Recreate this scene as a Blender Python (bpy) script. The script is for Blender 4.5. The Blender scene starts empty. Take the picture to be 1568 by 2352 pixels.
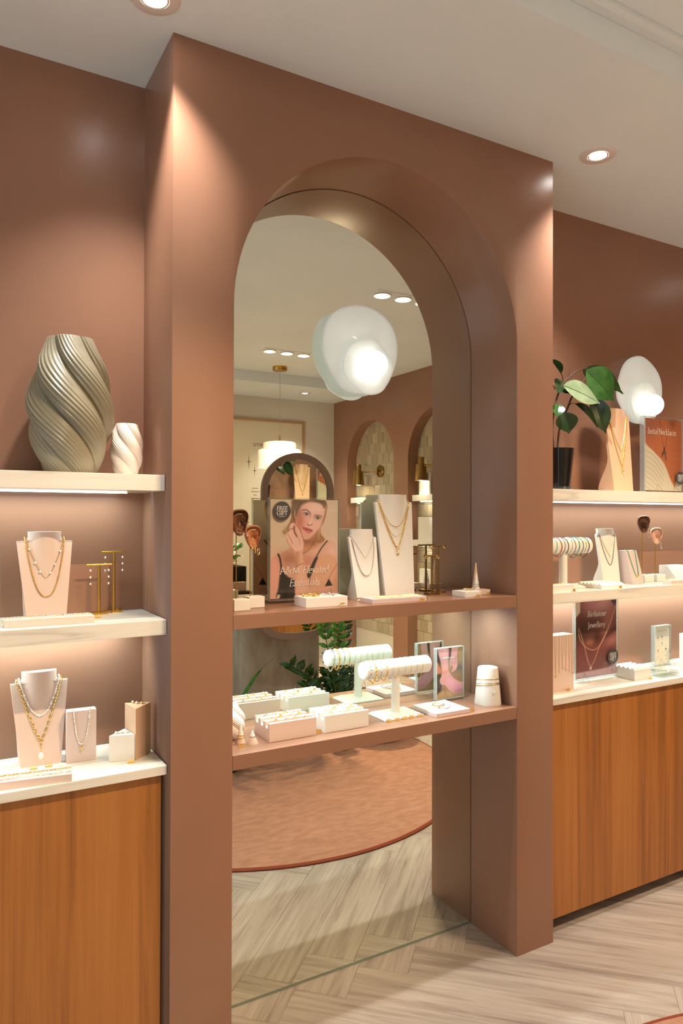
import bpy, bmesh, math, random
import numpy as np
from mathutils import Vector, Matrix
random.seed(7)
R = math.radians
SC = bpy.context.scene
COL = SC.collection

# ------------------------------------------------------------------ camera
cam_data = bpy.data.cameras.new('camera')
cam = bpy.data.objects.new('camera', cam_data)
COL.objects.link(cam)
cam_data.sensor_fit = 'VERTICAL'
cam_data.sensor_height = 36.0
cam_data.lens = 36.0 * 1656.55 / 2352.0
cam_data.shift_y = -1.333 / 2352.0
cam_data.clip_start = 0.05
cam.location = (-1.2393, -1.8487, 1.5)
cam.rotation_euler = (Matrix.Rotation(R(-29.858), 3, 'Z') @ Matrix.Rotation(R(90.4915), 3, 'X')
                      @ Matrix.Rotation(R(0.1218), 3, 'Z')).to_euler()
SC.camera = cam

# ------------------------------------------------------------------ world (ambient daylight, let in by a window added out of view)
world = bpy.data.worlds.new('world')
SC.world = world
world.use_nodes = True
world.node_tree.nodes['Background'].inputs['Color'].default_value = (0.74, 0.90, 1.0, 1)
world.node_tree.nodes['Background'].inputs['Strength'].default_value = WORLD_STRENGTH = 1.15

# ------------------------------------------------------------------ view
vs = SC.view_settings
vs.view_transform = 'Standard'
vs.look = 'None'
vs.gamma = 1.0
vs.use_curve_mapping = False
vs.exposure = 0.36
SC.cycles.use_denoising = True
SC.cycles.adaptive_threshold = 0.03
SC.cycles.max_bounces = 6
SC.cycles.diffuse_bounces = 3
SC.cycles.glossy_bounces = 4
SC.cycles.transmission_bounces = 3
SC.cycles.transparent_max_bounces = 12

# levels that the room's lamps share (watts)
W_SOFFIT = 52.0
W_TRAY = 60.0
W_STRIP = 2.8
W_GLOBE = 3.2
W_TRAY_LEFT = 50.0
W_TRAY_BACK = 120.0
W_ARCH = 4.2
W_STRIP_TOP = 1.85

# ------------------------------------------------------------------ room measures (metres)
CEIL = 2.770          # soffit over the display wall
TRAY = 2.870          # raised ceiling of the middle of the shop
BACK = 0.2856         # wall behind the shelves
MIRY = 0.2407         # mirror face inside the arch
PO, PI_ = 0.688, 0.5166   # half widths of the arched wall and of its opening
XL, XR = -3.2, 2.68
YF = -4.67            # opposite white wall
SOF0, SOF1 = -0.528, -3.904


def lin(c):
    c = c / 255.0
    return c / 12.92 if c <= 0.04045 else ((c + 0.055) / 1.055) ** 2.4


def rgb(r, g, b):
    return (lin(r), lin(g), lin(b), 1.0)


# ------------------------------------------------------------------ materials
MATS = {}


def base_mat(name, col, rough=0.5, metal=0.0, spec=0.5, coat=0.0):
    m = bpy.data.materials.new(name)
    m.use_nodes = True
    b = m.node_tree.nodes['Principled BSDF']
    b.inputs['Base Color'].default_value = col
    b.inputs['Roughness'].default_value = rough
    b.inputs['Metallic'].default_value = metal
    b.inputs['Specular IOR Level'].default_value = spec
    b.inputs['Coat Weight'].default_value = coat
    MATS[name] = m
    return m, m.node_tree, b


def noisy(name, c0, c1, rough=0.5, scale=(8, 8, 8), detail=4, coord='Object', bump=0.0, bump_scale=200.0, metal=0.0, spec=0.5, lo=0.35, hi=0.65, coat=0.0):
    m, nt, b = base_mat(name, c0, rough, metal, spec, coat)
    tc = nt.nodes.new('ShaderNodeTexCoord')
    mp = nt.nodes.new('ShaderNodeMapping')
    mp.inputs['Scale'].default_value = scale
    no = nt.nodes.new('ShaderNodeTexNoise')
    no.inputs['Scale'].default_value = 1.0
    no.inputs['Detail'].default_value = detail
    rp = nt.nodes.new('ShaderNodeValToRGB')
    rp.color_ramp.elements[0].position = lo
    rp.color_ramp.elements[1].position = hi
    rp.color_ramp.elements[0].color = c0
    rp.color_ramp.elements[1].color = c1
    nt.links.new(tc.outputs[coord], mp.inputs['Vector'])
    nt.links.new(mp.outputs['Vector'], no.inputs['Vector'])
    nt.links.new(no.outputs['Fac'], rp.inputs['Fac'])
    nt.links.new(rp.outputs['Color'], b.inputs['Base Color'])
    if bump > 0:
        n2 = nt.nodes.new('ShaderNodeTexNoise')
        n2.inputs['Scale'].default_value = bump_scale
        n2.inputs['Detail'].default_value = 3
        bp = nt.nodes.new('ShaderNodeBump')
        bp.inputs['Strength'].default_value = bump
        bp.inputs['Distance'].default_value = 0.002
        nt.links.new(tc.outputs[coord], n2.inputs['Vector'])
        nt.links.new(n2.outputs['Fac'], bp.inputs['Height'])
        nt.links.new(bp.outputs['Normal'], b.inputs['Normal'])
    return m


def wood_mat(name, dark, mid, light, sx, sy, sz, rough=0.45, random_shift=False, big=0.25):
    m, nt, b = base_mat(name, mid, rough)
    tc = nt.nodes.new('ShaderNodeTexCoord')
    vec = tc.outputs['Object']
    if random_shift:
        oi = nt.nodes.new('ShaderNodeObjectInfo')
        ml = nt.nodes.new('ShaderNodeVectorMath')
        ml.operation = 'SCALE'
        ml.inputs[0].default_value = (13.0, 7.0, 5.0)
        nt.links.new(oi.outputs['Random'], ml.inputs['Scale'])
        ad = nt.nodes.new('ShaderNodeVectorMath')
        nt.links.new(vec, ad.inputs[0])
        nt.links.new(ml.outputs[0], ad.inputs[1])
        vec = ad.outputs[0]
    mp = nt.nodes.new('ShaderNodeMapping')
    mp.inputs['Scale'].default_value = (sx, sy, sz)
    nt.links.new(vec, mp.inputs['Vector'])
    n1 = nt.nodes.new('ShaderNodeTexNoise')
    n1.inputs['Scale'].default_value = 1.0
    n1.inputs['Detail'].default_value = 8
    n1.inputs['Roughness'].default_value = 0.62
    n1.inputs['Distortion'].default_value = 0.6
    nt.links.new(mp.outputs['Vector'], n1.inputs['Vector'])
    mp2 = nt.nodes.new('ShaderNodeMapping')
    mp2.inputs['Scale'].default_value = (sx * big, sy * big, sz * big)
    nt.links.new(vec, mp2.inputs['Vector'])
    n2 = nt.nodes.new('ShaderNodeTexNoise')
    n2.inputs['Scale'].default_value = 1.0
    n2.inputs['Detail'].default_value = 2
    nt.links.new(mp2.outputs['Vector'], n2.inputs['Vector'])
    mx = nt.nodes.new('ShaderNodeMath')
    mx.operation = 'MULTIPLY_ADD'
    mx.inputs[1].default_value = 0.55
    nt.links.new(n1.outputs['Fac'], mx.inputs[0])
    m2 = nt.nodes.new('ShaderNodeMath')
    m2.operation = 'MULTIPLY'
    m2.inputs[1].default_value = 0.45
    nt.links.new(n2.outputs['Fac'], m2.inputs[0])
    nt.links.new(m2.outputs[0], mx.inputs[2])
    rp = nt.nodes.new('ShaderNodeValToRGB')
    e = rp.color_ramp.elements
    e[0].position, e[0].color = 0.33, dark
    e[1].position, e[1].color = 0.66, light
    k = e.new(0.5)
    k.color = mid
    nt.links.new(mx.outputs[0], rp.inputs['Fac'])
    nt.links.new(rp.outputs['Color'], b.inputs['Base Color'])
    bp = nt.nodes.new('ShaderNodeBump')
    bp.inputs['Strength'].default_value = 0.12
    bp.inputs['Distance'].default_value = 0.002
    nt.links.new(n1.outputs['Fac'], bp.inputs['Height'])
    nt.links.new(bp.outputs['Normal'], b.inputs['Normal'])
    return m


def emit_mat(name, col, strength):
    m = bpy.data.materials.new(name)
    m.use_nodes = True
    nt = m.node_tree
    nt.nodes.clear()
    e = nt.nodes.new('ShaderNodeEmission')
    e.inputs['Color'].default_value = col
    e.inputs['Strength'].default_value = strength
    o = nt.nodes.new('ShaderNodeOutputMaterial')
    nt.links.new(e.outputs[0], o.inputs['Surface'])
    MATS[name] = m
    return m


def clear_mat(name, tint, gloss=0.03):
    """clear acrylic or glass: lets light through, with a fresnel sheen"""
    m = bpy.data.materials.new(name)
    m.use_nodes = True
    nt = m.node_tree
    nt.nodes.clear()
    t = nt.nodes.new('ShaderNodeBsdfTransparent')
    t.inputs['Color'].default_value = tint
    g = nt.nodes.new('ShaderNodeBsdfGlossy')
    g.inputs['Roughness'].default_value = gloss
    fr = nt.nodes.new('ShaderNodeFresnel')
    fr.inputs['IOR'].default_value = 1.45
    mx = nt.nodes.new('ShaderNodeMixShader')
    o = nt.nodes.new('ShaderNodeOutputMaterial')
    ge = nt.nodes.new('ShaderNodeNewGeometry')
    iv = nt.nodes.new('ShaderNodeMath')
    iv.operation = 'SUBTRACT'
    iv.inputs[0].default_value = 1.0
    nt.links.new(ge.outputs['Backfacing'], iv.inputs[1])
    mu = nt.nodes.new('ShaderNodeMath')
    mu.operation = 'MULTIPLY'
    nt.links.new(fr.outputs[0], mu.inputs[0])
    nt.links.new(iv.outputs[0], mu.inputs[1])
    nt.links.new(mu.outputs[0], mx.inputs[0])
    nt.links.new(t.outputs[0], mx.inputs[1])
    nt.links.new(g.outputs[0], mx.inputs[2])
    nt.links.new(mx.outputs[0], o.inputs['Surface'])
    MATS[name] = m
    return m


PAINT = rgb(158, 112, 90)
noisy('paint', rgb(149, 108, 85), rgb(154, 111, 87), 0.29, (3, 3, 3), 2, bump=0.05, bump_scale=600)
noisy('ceiling_paint', rgb(233, 241, 243), rgb(237, 245, 247), 0.75, (2, 2, 2), 2)
noisy('white_wall', rgb(216, 208, 194), rgb(221, 213, 199), 0.7, (2, 2, 2), 2, bump=0.04, bump_scale=400)
base_mat('gap_dark', rgb(22, 18, 15), 0.7)
base_mat('kick_dark', rgb(60, 48, 36), 0.6)
wood_mat('oak_veneer', rgb(132, 80, 38), rgb(172, 108, 50), rgb(188, 124, 62), 42, 42, 1.1, 0.42)
wood_mat('floor_oak', rgb(138, 123, 110), rgb(172, 157, 143), rgb(190, 177, 163), 4.0, 60, 20, 0.42, True, 0.35)
base_mat('floor_joint', rgb(110, 92, 76), 0.8)


def marble_mat():
    m, nt, b = base_mat('marble', rgb(238, 228, 212), 0.18)
    tc = nt.nodes.new('ShaderNodeTexCoord')
    mp = nt.nodes.new('ShaderNodeMapping')
    mp.inputs['Scale'].default_value = (2.2, 16, 34)
    mp.inputs['Rotation'].default_value = (0.05, 0.05, 0.12)
    no = nt.nodes.new('ShaderNodeTexNoise')
    no.inputs['Scale'].default_value = 1.0
    no.inputs['Detail'].default_value = 6
    no.inputs['Distortion'].default_value = 1.2
    rp = nt.nodes.new('ShaderNodeValToRGB')
    e = rp.color_ramp.elements
    e[0].position, e[0].color = 0.36, rgb(240, 232, 218)
    e[1].position, e[1].color = 0.72, rgb(205, 196, 182)
    k = e.new(0.55)
    k.color = rgb(236, 227, 212)
    nt.links.new(tc.outputs['Object'], mp.inputs['Vector'])
    nt.links.new(mp.outputs['Vector'], no.inputs['Vector'])
    nt.links.new(no.outputs['Fac'], rp.inputs['Fac'])
    nt.links.new(rp.outputs['Color'], b.inputs['Base Color'])


marble_mat()
m, nt, b = base_mat('mirror_glass', rgb(238, 242, 232), 0.0, 1.0)
base_mat('mirror_edge', rgb(150, 160, 146), 0.15, 0.4)
clear_mat('acrylic', (0.93, 0.945, 0.93, 1))
clear_mat('acrylic_edge', (0.93, 0.95, 0.94, 1))
m = clear_mat('acrylic_rim', (0.93, 0.95, 0.94, 1))
nt = m.node_tree                # milky white mixed in to paint a bright highlight along the edges
df = nt.nodes.new('ShaderNodeBsdfDiffuse')
df.inputs['Color'].default_value = rgb(236, 238, 232)
mx = nt.nodes.new('ShaderNodeMixShader')
mx.inputs[0].default_value = 0.2
out = [n for n in nt.nodes if n.type == 'OUTPUT_MATERIAL'][0]
nt.links.new(out.inputs['Surface'].links[0].from_socket, mx.inputs[1])
nt.links.new(df.outputs[0], mx.inputs[2])
nt.links.new(mx.outputs[0], out.inputs['Surface'])
clear_mat('window_glass', (0.97, 0.98, 0.98, 1))
base_mat('display_white', rgb(238, 230, 218), 0.5)
base_mat('display_pink', rgb(230, 202, 186), 0.5)
base_mat('display_peach', rgb(226, 184, 148), 0.5)
base_mat('display_mauve', rgb(220, 198, 190), 0.5)
base_mat('display_suede', rgb(238, 236, 224), 0.75)
base_mat('gold', rgb(248, 212, 134), 0.24, 1.0)
base_mat('gold_soft', rgb(216, 172, 92), 0.3, 1.0)
base_mat('silver', rgb(226, 224, 222), 0.15, 1.0)
base_mat('brass', rgb(204, 160, 76), 0.3, 1.0)
base_mat('brass_dark', rgb(150, 118, 66), 0.3, 1.0)
base_mat('pearl', rgb(246, 236, 224), 0.2, 0.0, 0.6, 0.4)
base_mat('crystal', rgb(244, 240, 234), 0.05, 0.0, 1.0, 0.6)
base_mat('skin_dark', rgb(120, 76, 50), 0.42)
base_mat('skin_tan', rgb(196, 134, 90), 0.42)
base_mat('skin_light', rgb(236, 190, 160), 0.42)
noisy('vase_sage', rgb(138, 130, 108), rgb(158, 149, 126), 0.36, (6, 6, 6), 2, coat=0.15)
base_mat('vase_white', rgb(238, 222, 210), 0.55)
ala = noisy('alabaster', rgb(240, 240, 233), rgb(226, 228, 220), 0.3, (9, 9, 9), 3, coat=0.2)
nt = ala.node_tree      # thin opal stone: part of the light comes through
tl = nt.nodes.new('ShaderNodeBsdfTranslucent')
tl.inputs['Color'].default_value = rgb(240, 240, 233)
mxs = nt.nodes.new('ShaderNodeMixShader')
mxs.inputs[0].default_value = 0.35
nt.nodes['Principled BSDF'].inputs['Emission Color'].default_value = (0.98, 1.0, 0.95, 1)   # added glow: brightens the discs in place of the bulb's light
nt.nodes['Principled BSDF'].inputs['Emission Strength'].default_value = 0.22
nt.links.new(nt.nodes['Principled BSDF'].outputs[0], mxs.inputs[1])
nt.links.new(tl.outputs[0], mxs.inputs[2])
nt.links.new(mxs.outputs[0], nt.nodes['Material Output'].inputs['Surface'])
base_mat('black_gloss', rgb(18, 17, 16), 0.12)
base_mat('soil', rgb(40, 28, 20), 0.9)
noisy('stem_bark', rgb(96, 66, 44), rgb(70, 54, 34), 0.6, (40, 40, 40), 2)
base_mat('stem_green', rgb(58, 92, 36), 0.5)
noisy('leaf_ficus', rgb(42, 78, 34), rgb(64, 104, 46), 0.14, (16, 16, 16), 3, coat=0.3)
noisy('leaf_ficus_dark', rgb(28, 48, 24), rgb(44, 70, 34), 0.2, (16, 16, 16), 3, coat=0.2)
noisy('leaf_ficus_sheen', rgb(120, 138, 98), rgb(146, 160, 122), 0.16, (16, 16, 16), 3, coat=0.4)  # one leaf's glossy sheen painted in as a paler green
noisy('leaf_green', rgb(38, 92, 22), rgb(70, 134, 34), 0.25, (30, 30, 30), 3)
noisy('leaf_deep', rgb(20, 46, 18), rgb(42, 82, 30), 0.22, (30, 30, 30), 3)
noisy('rug_wool', rgb(170, 122, 98), rgb(186, 138, 112), 0.95, (14, 34, 14), 6, bump=0.8, bump_scale=320, spec=0.1)
base_mat('rug_edge', rgb(138, 70, 50), 0.95, spec=0.1)
noisy('velvet_grey', rgb(158, 148, 132), rgb(184, 174, 158), 0.85, (14, 14, 4), 4, spec=0.15)
noisy('velvet_dark', rgb(56, 52, 45), rgb(78, 72, 62), 0.85, (30, 30, 4), 4, spec=0.15)
base_mat('frame_taupe', rgb(138, 116, 100), 0.5)
base_mat('frame_wood', rgb(176, 138, 100), 0.5)
noisy('print_paper', rgb(216, 204, 178), rgb(222, 211, 186), 0.6, (2, 2, 2), 2)
base_mat('ink_grey', rgb(96, 84, 72), 0.6)
base_mat('ink_pale', rgb(150, 138, 120), 0.6)
base_mat('letter_white', rgb(246, 240, 232), 0.5)
base_mat('letter_cream', rgb(250, 234, 220), 0.5)
base_mat('sticker_grey', rgb(70, 66, 64), 0.45)
base_mat('zellige', rgb(176, 160, 132), 0.2)
base_mat('grout', rgb(214, 202, 178), 0.8)
base_mat('white_gloss', rgb(236, 232, 224), 0.35)
base_mat('metal_white', rgb(232, 222, 214), 0.4)
base_mat('cord_clear', rgb(190, 176, 156), 0.4)
base_mat('turquoise', rgb(84, 176, 150), 0.35)
base_mat('bead_black', rgb(52, 46, 44), 0.4)
base_mat('bead_orange', rgb(214, 104, 70), 0.45)
base_mat('bead_lilac', rgb(190, 150, 184), 0.45)
base_mat('bead_lime', rgb(206, 206, 96), 0.45)
base_mat('bead_grey', rgb(130, 124, 126), 0.4)
emit_mat('led', (0.93, 1.0, 0.98, 1), 6.0)
emit_mat('bulb_cool', (1.0, 0.94, 0.90, 1), 30.0)
emit_mat('bulb_warm', (1.0, 0.80, 0.52, 1), 22.0)
for k_ in ('led', 'bulb_cool', 'bulb_warm'):      # their light comes from the lamp objects beside them
    MATS[k_].cycles.emission_sampling = 'NONE'
emit_mat('globe_lamp', (0.97, 1.0, 0.95, 1), W_GLOBE)
m, nt, b = base_mat('shade_opal', rgb(246, 228, 200), 0.4)
b.inputs['Emission Color'].default_value = (1.0, 0.80, 0.55, 1)
b.inputs['Emission Strength'].default_value = 0.30

# flat prints take their colours from the printed picture stored on the sheet
m, nt, b = base_mat('photo_print', (0.5, 0.5, 0.5, 1), 0.35)
at = nt.nodes.new('ShaderNodeAttribute')
at.attribute_name = 'ink'
nt.links.new(at.outputs['Color'], b.inputs['Base Color'])


# zellige tiles differ a little from each other
def vary(mat, amount, hue=0.0):
    nt = MATS[mat].node_tree
    b = nt.nodes['Principled BSDF']
    oi = nt.nodes.new('ShaderNodeObjectInfo')
    hs = nt.nodes.new('ShaderNodeHueSaturation')
    mr = nt.nodes.new('ShaderNodeMapRange')
    mr.inputs['To Min'].default_value = 1 - amount
    mr.inputs['To Max'].default_value = 1 + amount
    nt.links.new(oi.outputs['Random'], mr.inputs['Value'])
    nt.links.new(mr.outputs[0], hs.inputs['Value'])
    src = b.inputs['Base Color'].links
    if src:
        nt.links.new(src[0].from_socket, hs.inputs['Color'])
    else:
        hs.inputs['Color'].default_value = b.inputs['Base Color'].default_value
    nt.links.new(hs.outputs['Color'], b.inputs['Base Color'])


vary('zellige', 0.16)
vary('floor_oak', 0.07)


# ------------------------------------------------------------------ mesh helpers
class MB:
    """collects simple shapes into one mesh"""

    def __init__(s):
        s.v, s.f = [], []

    def add(s, verts, faces):
        o = len(s.v)
        s.v += [tuple(p) for p in verts]
        s.f += [tuple(i + o for i in f) for f in faces]
        return s

    def box(s, x0, x1, y0, y1, z0, z1):
        v = [(x0, y0, z0), (x1, y0, z0), (x1, y1, z0), (x0, y1, z0), (x0, y0, z1), (x1, y0, z1), (x1, y1, z1), (x0, y1, z1)]
        return s.add(v, [(0, 3, 2, 1), (4, 5, 6, 7), (0, 1, 5, 4), (1, 2, 6, 5), (2, 3, 7, 6), (3, 0, 4, 7)])

    def prism(s, poly, axis, a, b):
        """extrude a 2-D polygon along an axis: x -> (y,z), y -> (x,z), z -> (x,y)"""
        n = len(poly)

        def pt(p, t):
            return {'x': (t, p[0], p[1]), 'y': (p[0], t, p[1]), 'z': (p[0], p[1], t)}[axis]
        v = [pt(p, a) for p in poly] + [pt(p, b) for p in poly]
        f = [tuple(range(n))[::-1], tuple(range(n, 2 * n))]
        f += [(i, (i + 1) % n, n + (i + 1) % n, n + i) for i in range(n)]
        return s.add(v, f)

    def lathe(s, prof, seg=32, c=(0, 0, 0), cap=True):
        v, f = [], []
        for r, z in prof:
            for k in range(seg):
                a = 2 * math.pi * k / seg
                v.append((c[0] + r * math.cos(a), c[1] + r * math.sin(a), c[2] + z))
        for j in range(len(prof) - 1):
            for k in range(seg):
                k2 = (k + 1) % seg
                f.append((j * seg + k, j * seg + k2, (j + 1) * seg + k2, (j + 1) * seg + k))
        if cap:
            f.append(tuple(range(seg))[::-1])
            f.append(tuple((len(prof) - 1) * seg + k for k in range(seg)))
        return s.add(v, f)

    def sphere(s, c, r, seg=12, rings=8, sq=(1, 1, 1)):
        v = [(c[0], c[1], c[2] - r * sq[2])]
        for j in range(1, rings):
            t = math.pi * j / rings
            for k in range(seg):
                a = 2 * math.pi * k / seg
                v.append((c[0] + r * sq[0] * math.sin(t) * math.cos(a), c[1] + r * sq[1] * math.sin(t) * math.sin(a), c[2] - r * sq[2] * math.cos(t)))
        v.append((c[0], c[1], c[2] + r * sq[2]))
        f = [(0, 1 + (k + 1) % seg, 1 + k) for k in range(seg)]
        for j in range(rings - 2):
            for k in range(seg):
                k2 = (k + 1) % seg
                f.append((1 + j * seg + k, 1 + j * seg + k2, 1 + (j + 1) * seg + k2, 1 + (j + 1) * seg + k))
        t = len(v) - 1
        b = 1 + (rings - 2) * seg
        f += [(b + k, b + (k + 1) % seg, t) for k in range(seg)]
        return s.add(v, f)

    def tube(s, pts, r, seg=6, closed=False, cap=True):
        pts = [Vector(p) for p in pts]
        n = len(pts)
        rad = r if isinstance(r, (list, tuple)) else [r] * n
        v, f = [], []
        up = None
        for i, p in enumerate(pts):
            if closed:
                d = pts[(i + 1) % n] - pts[i - 1]
            else:
                d = pts[min(i + 1, n - 1)] - pts[max(i - 1, 0)]
            if d.length < 1e-9:
                d = Vector((0, 0, 1))
            d.normalize()
            if up is None:
                up = Vector((0, 0, 1)) if abs(d.z) < 0.9 else Vector((1, 0, 0))
            a = d.cross(up)
            if a.length < 1e-6:
                a = d.orthogonal()
            a.normalize()
            up = a.cross(d).normalized()
            for k in range(seg):
                t = 2 * math.pi * k / seg
                v.append(p + (a * math.cos(t) + up * math.sin(t)) * rad[i])
        m = n if closed else n - 1
        for i in range(m):
            j = (i + 1) % n
            for k in range(seg):
                k2 = (k + 1) % seg
                f.append((i * seg + k, i * seg + k2, j * seg + k2, j * seg + k))
        if cap and not closed:
            f.append(tuple(range(seg))[::-1])
            f.append(tuple((n - 1) * seg + k for k in range(seg)))
        return s.add(v, f)

    def ring(s, c, R_, r, nrm=(0, 0, 1), seg=20, sub=6, sq=1.0, arc=1.0):
        nrm = Vector(nrm).normalized()
        a = nrm.orthogonal().normalized()
        if abs(nrm.z) < 0.99:
            a = Vector((0, 0, 1)).cross(nrm).normalized()
        b = nrm.cross(a)
        c = Vector(c)
        full = arc >= 1.0
        k = seg if full else seg + 1
        pts = [c + a * R_ * math.cos(2 * math.pi * arc * i / seg) + b * R_ * sq * math.sin(2 * math.pi * arc * i / seg) for i in range(k)]
        return s.tube(pts, r, sub, closed=full)

    def chain(s, pts, link, wire, ratio=0.62):
        """oval links, every other one turned"""
        P = resample(pts, link * 0.72)
        for i in range(len(P) - 1):
            d = (P[i + 1] - P[i]).normalized()
            side = Vector((1, 0, 0)) if abs(d.x) < 0.8 else Vector((0, 0, 1))
            u = d.cross(side).normalized()
            if i % 2:
                u = d.cross(u).normalized()
            c = (P[i] + P[i + 1]) / 2
            q = [c + d * link * 0.5 * math.cos(2 * math.pi * k / 8) + u * link * 0.5 * ratio * math.sin(2 * math.pi * k / 8) for k in range(8)]
            s.tube(q, wire, 4, closed=True)
        return s

    def beads(s, pts, r, gap=1.0, seg=8, rings=6, jit=0.0):
        for p in resample(pts, 2 * r * gap):
            k = 1 + random.uniform(-jit, jit)
            s.sphere(p, r * k, seg, rings)
        return s

    def xf(s, mat):
        s.v = [tuple(mat @ Vector(p)) for p in s.v]
        return s

    def mesh(s, name, smooth=None, bevel=0.0, bseg=2):
        me = bpy.data.meshes.new(name)
        me.from_pydata(s.v, [], s.f)
        bm = bmesh.new()
        bm.from_mesh(me)
        bmesh.ops.recalc_face_normals(bm, faces=bm.faces)
        if bevel > 0:
            es = [e for e in bm.edges if len(e.link_faces) == 2 and e.calc_face_angle(0) > 0.5]
            bmesh.ops.bevel(bm, geom=es, offset=bevel, segments=bseg, profile=0.7, affect='EDGES', clamp_overlap=True)
        bm.to_mesh(me)
        bm.free()
        if smooth is not None:
            me.shade_smooth()
            if smooth < 180:
                me.set_sharp_from_angle(angle=R(smooth))
        return me

    def build(s, name, mat, parent=None, smooth=None, bevel=0.0, bseg=2, loc=None):
        me = s.mesh(name, smooth, bevel, bseg)
        me.materials.append(MATS[mat])
        o = bpy.data.objects.new(name, me)
        COL.objects.link(o)
        if parent is not None:
            o.parent = parent
        if loc is not None:
            o.location = loc
        return o


def resample(pts, step):
    pts = [Vector(p) for p in pts]
    L = [0.0]
    for i in range(1, len(pts)):
        L.append(L[-1] + (pts[i] - pts[i - 1]).length)
    n = max(2, int(round(L[-1] / step)) + 1)
    out, j = [], 0
    for k in range(n):
        t = L[-1] * k / (n - 1)
        while j < len(L) - 2 and L[j + 1] < t:
            j += 1
        seg = L[j + 1] - L[j]
        out.append(pts[j].lerp(pts[j + 1], 0 if seg < 1e-9 else (t - L[j]) / seg))
    return out


def spline(ctrl, n=8, closed=False):
    """Catmull-Rom through the control points (any dimension)"""
    c = [np.array(p, float) for p in ctrl]
    m = len(c)
    out = []
    for i in range(m if closed else m - 1):
        if closed:
            p0, p1, p2, p3 = c[i - 1], c[i], c[(i + 1) % m], c[(i + 2) % m]
        else:
            p0, p1, p2, p3 = c[max(i - 1, 0)], c[i], c[i + 1], c[min(i + 2, m - 1)]
        for k in range(n):
            t = k / n
            out.append(0.5 * ((2 * p1) + (-p0 + p2) * t + (2 * p0 - 5 * p1 + 4 * p2 - p3) * t * t + (-p0 + 3 * p1 - 3 * p2 + p3) * t ** 3))
    if not closed:
        out.append(c[-1])
    return [tuple(float(x) for x in p) for p in out]


def tag(o, label, cat, group=None):
    o['label'] = label
    o['category'] = cat
    if group:
        o['group'] = group
    return o


def structure(o, label=None):
    o['kind'] = 'structure'
    if label:
        o['label'] = label
    return o


def thing(name, label, cat, loc=(0, 0, 0), rz=0.0, group=None):
    o = bpy.data.objects.new(name, None)
    o.empty_display_size = 0.05
    COL.objects.link(o)
    o.location = loc
    o.rotation_euler = (0, 0, rz)
    return tag(o, label, cat, group)


def clone(o, parent=None, loc=None):
    c = o.copy()
    COL.objects.link(c)
    if parent is not None:
        c.parent = parent
    if loc is not None:
        c.location = loc
    for ch in list(o.children):
        clone(ch, c)
    return c


def lamp(name, kind, loc, watts, col, parent=None, **kw):
    d = bpy.data.lights.new(name, kind)
    d.energy = watts
    d.color = col
    for k, v in kw.items():
        setattr(d, k, v)
    o = bpy.data.objects.new(name, d)
    COL.objects.link(o)
    o.location = loc
    if parent is not None:
        o.parent = parent
    return o


# ------------------------------------------------------------------ serif lettering drawn with a broad pen
def _arc(cx, cy, rx, ry, a0, a1, n=12):
    return [(cx + rx * math.cos(R(a0 + (a1 - a0) * i / n)), cy + ry * math.sin(R(a0 + (a1 - a0) * i / n))) for i in range(n + 1)]


def _sf(x, y, w=0.11):
    return [(x - w, y), (x + w, y)]


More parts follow.
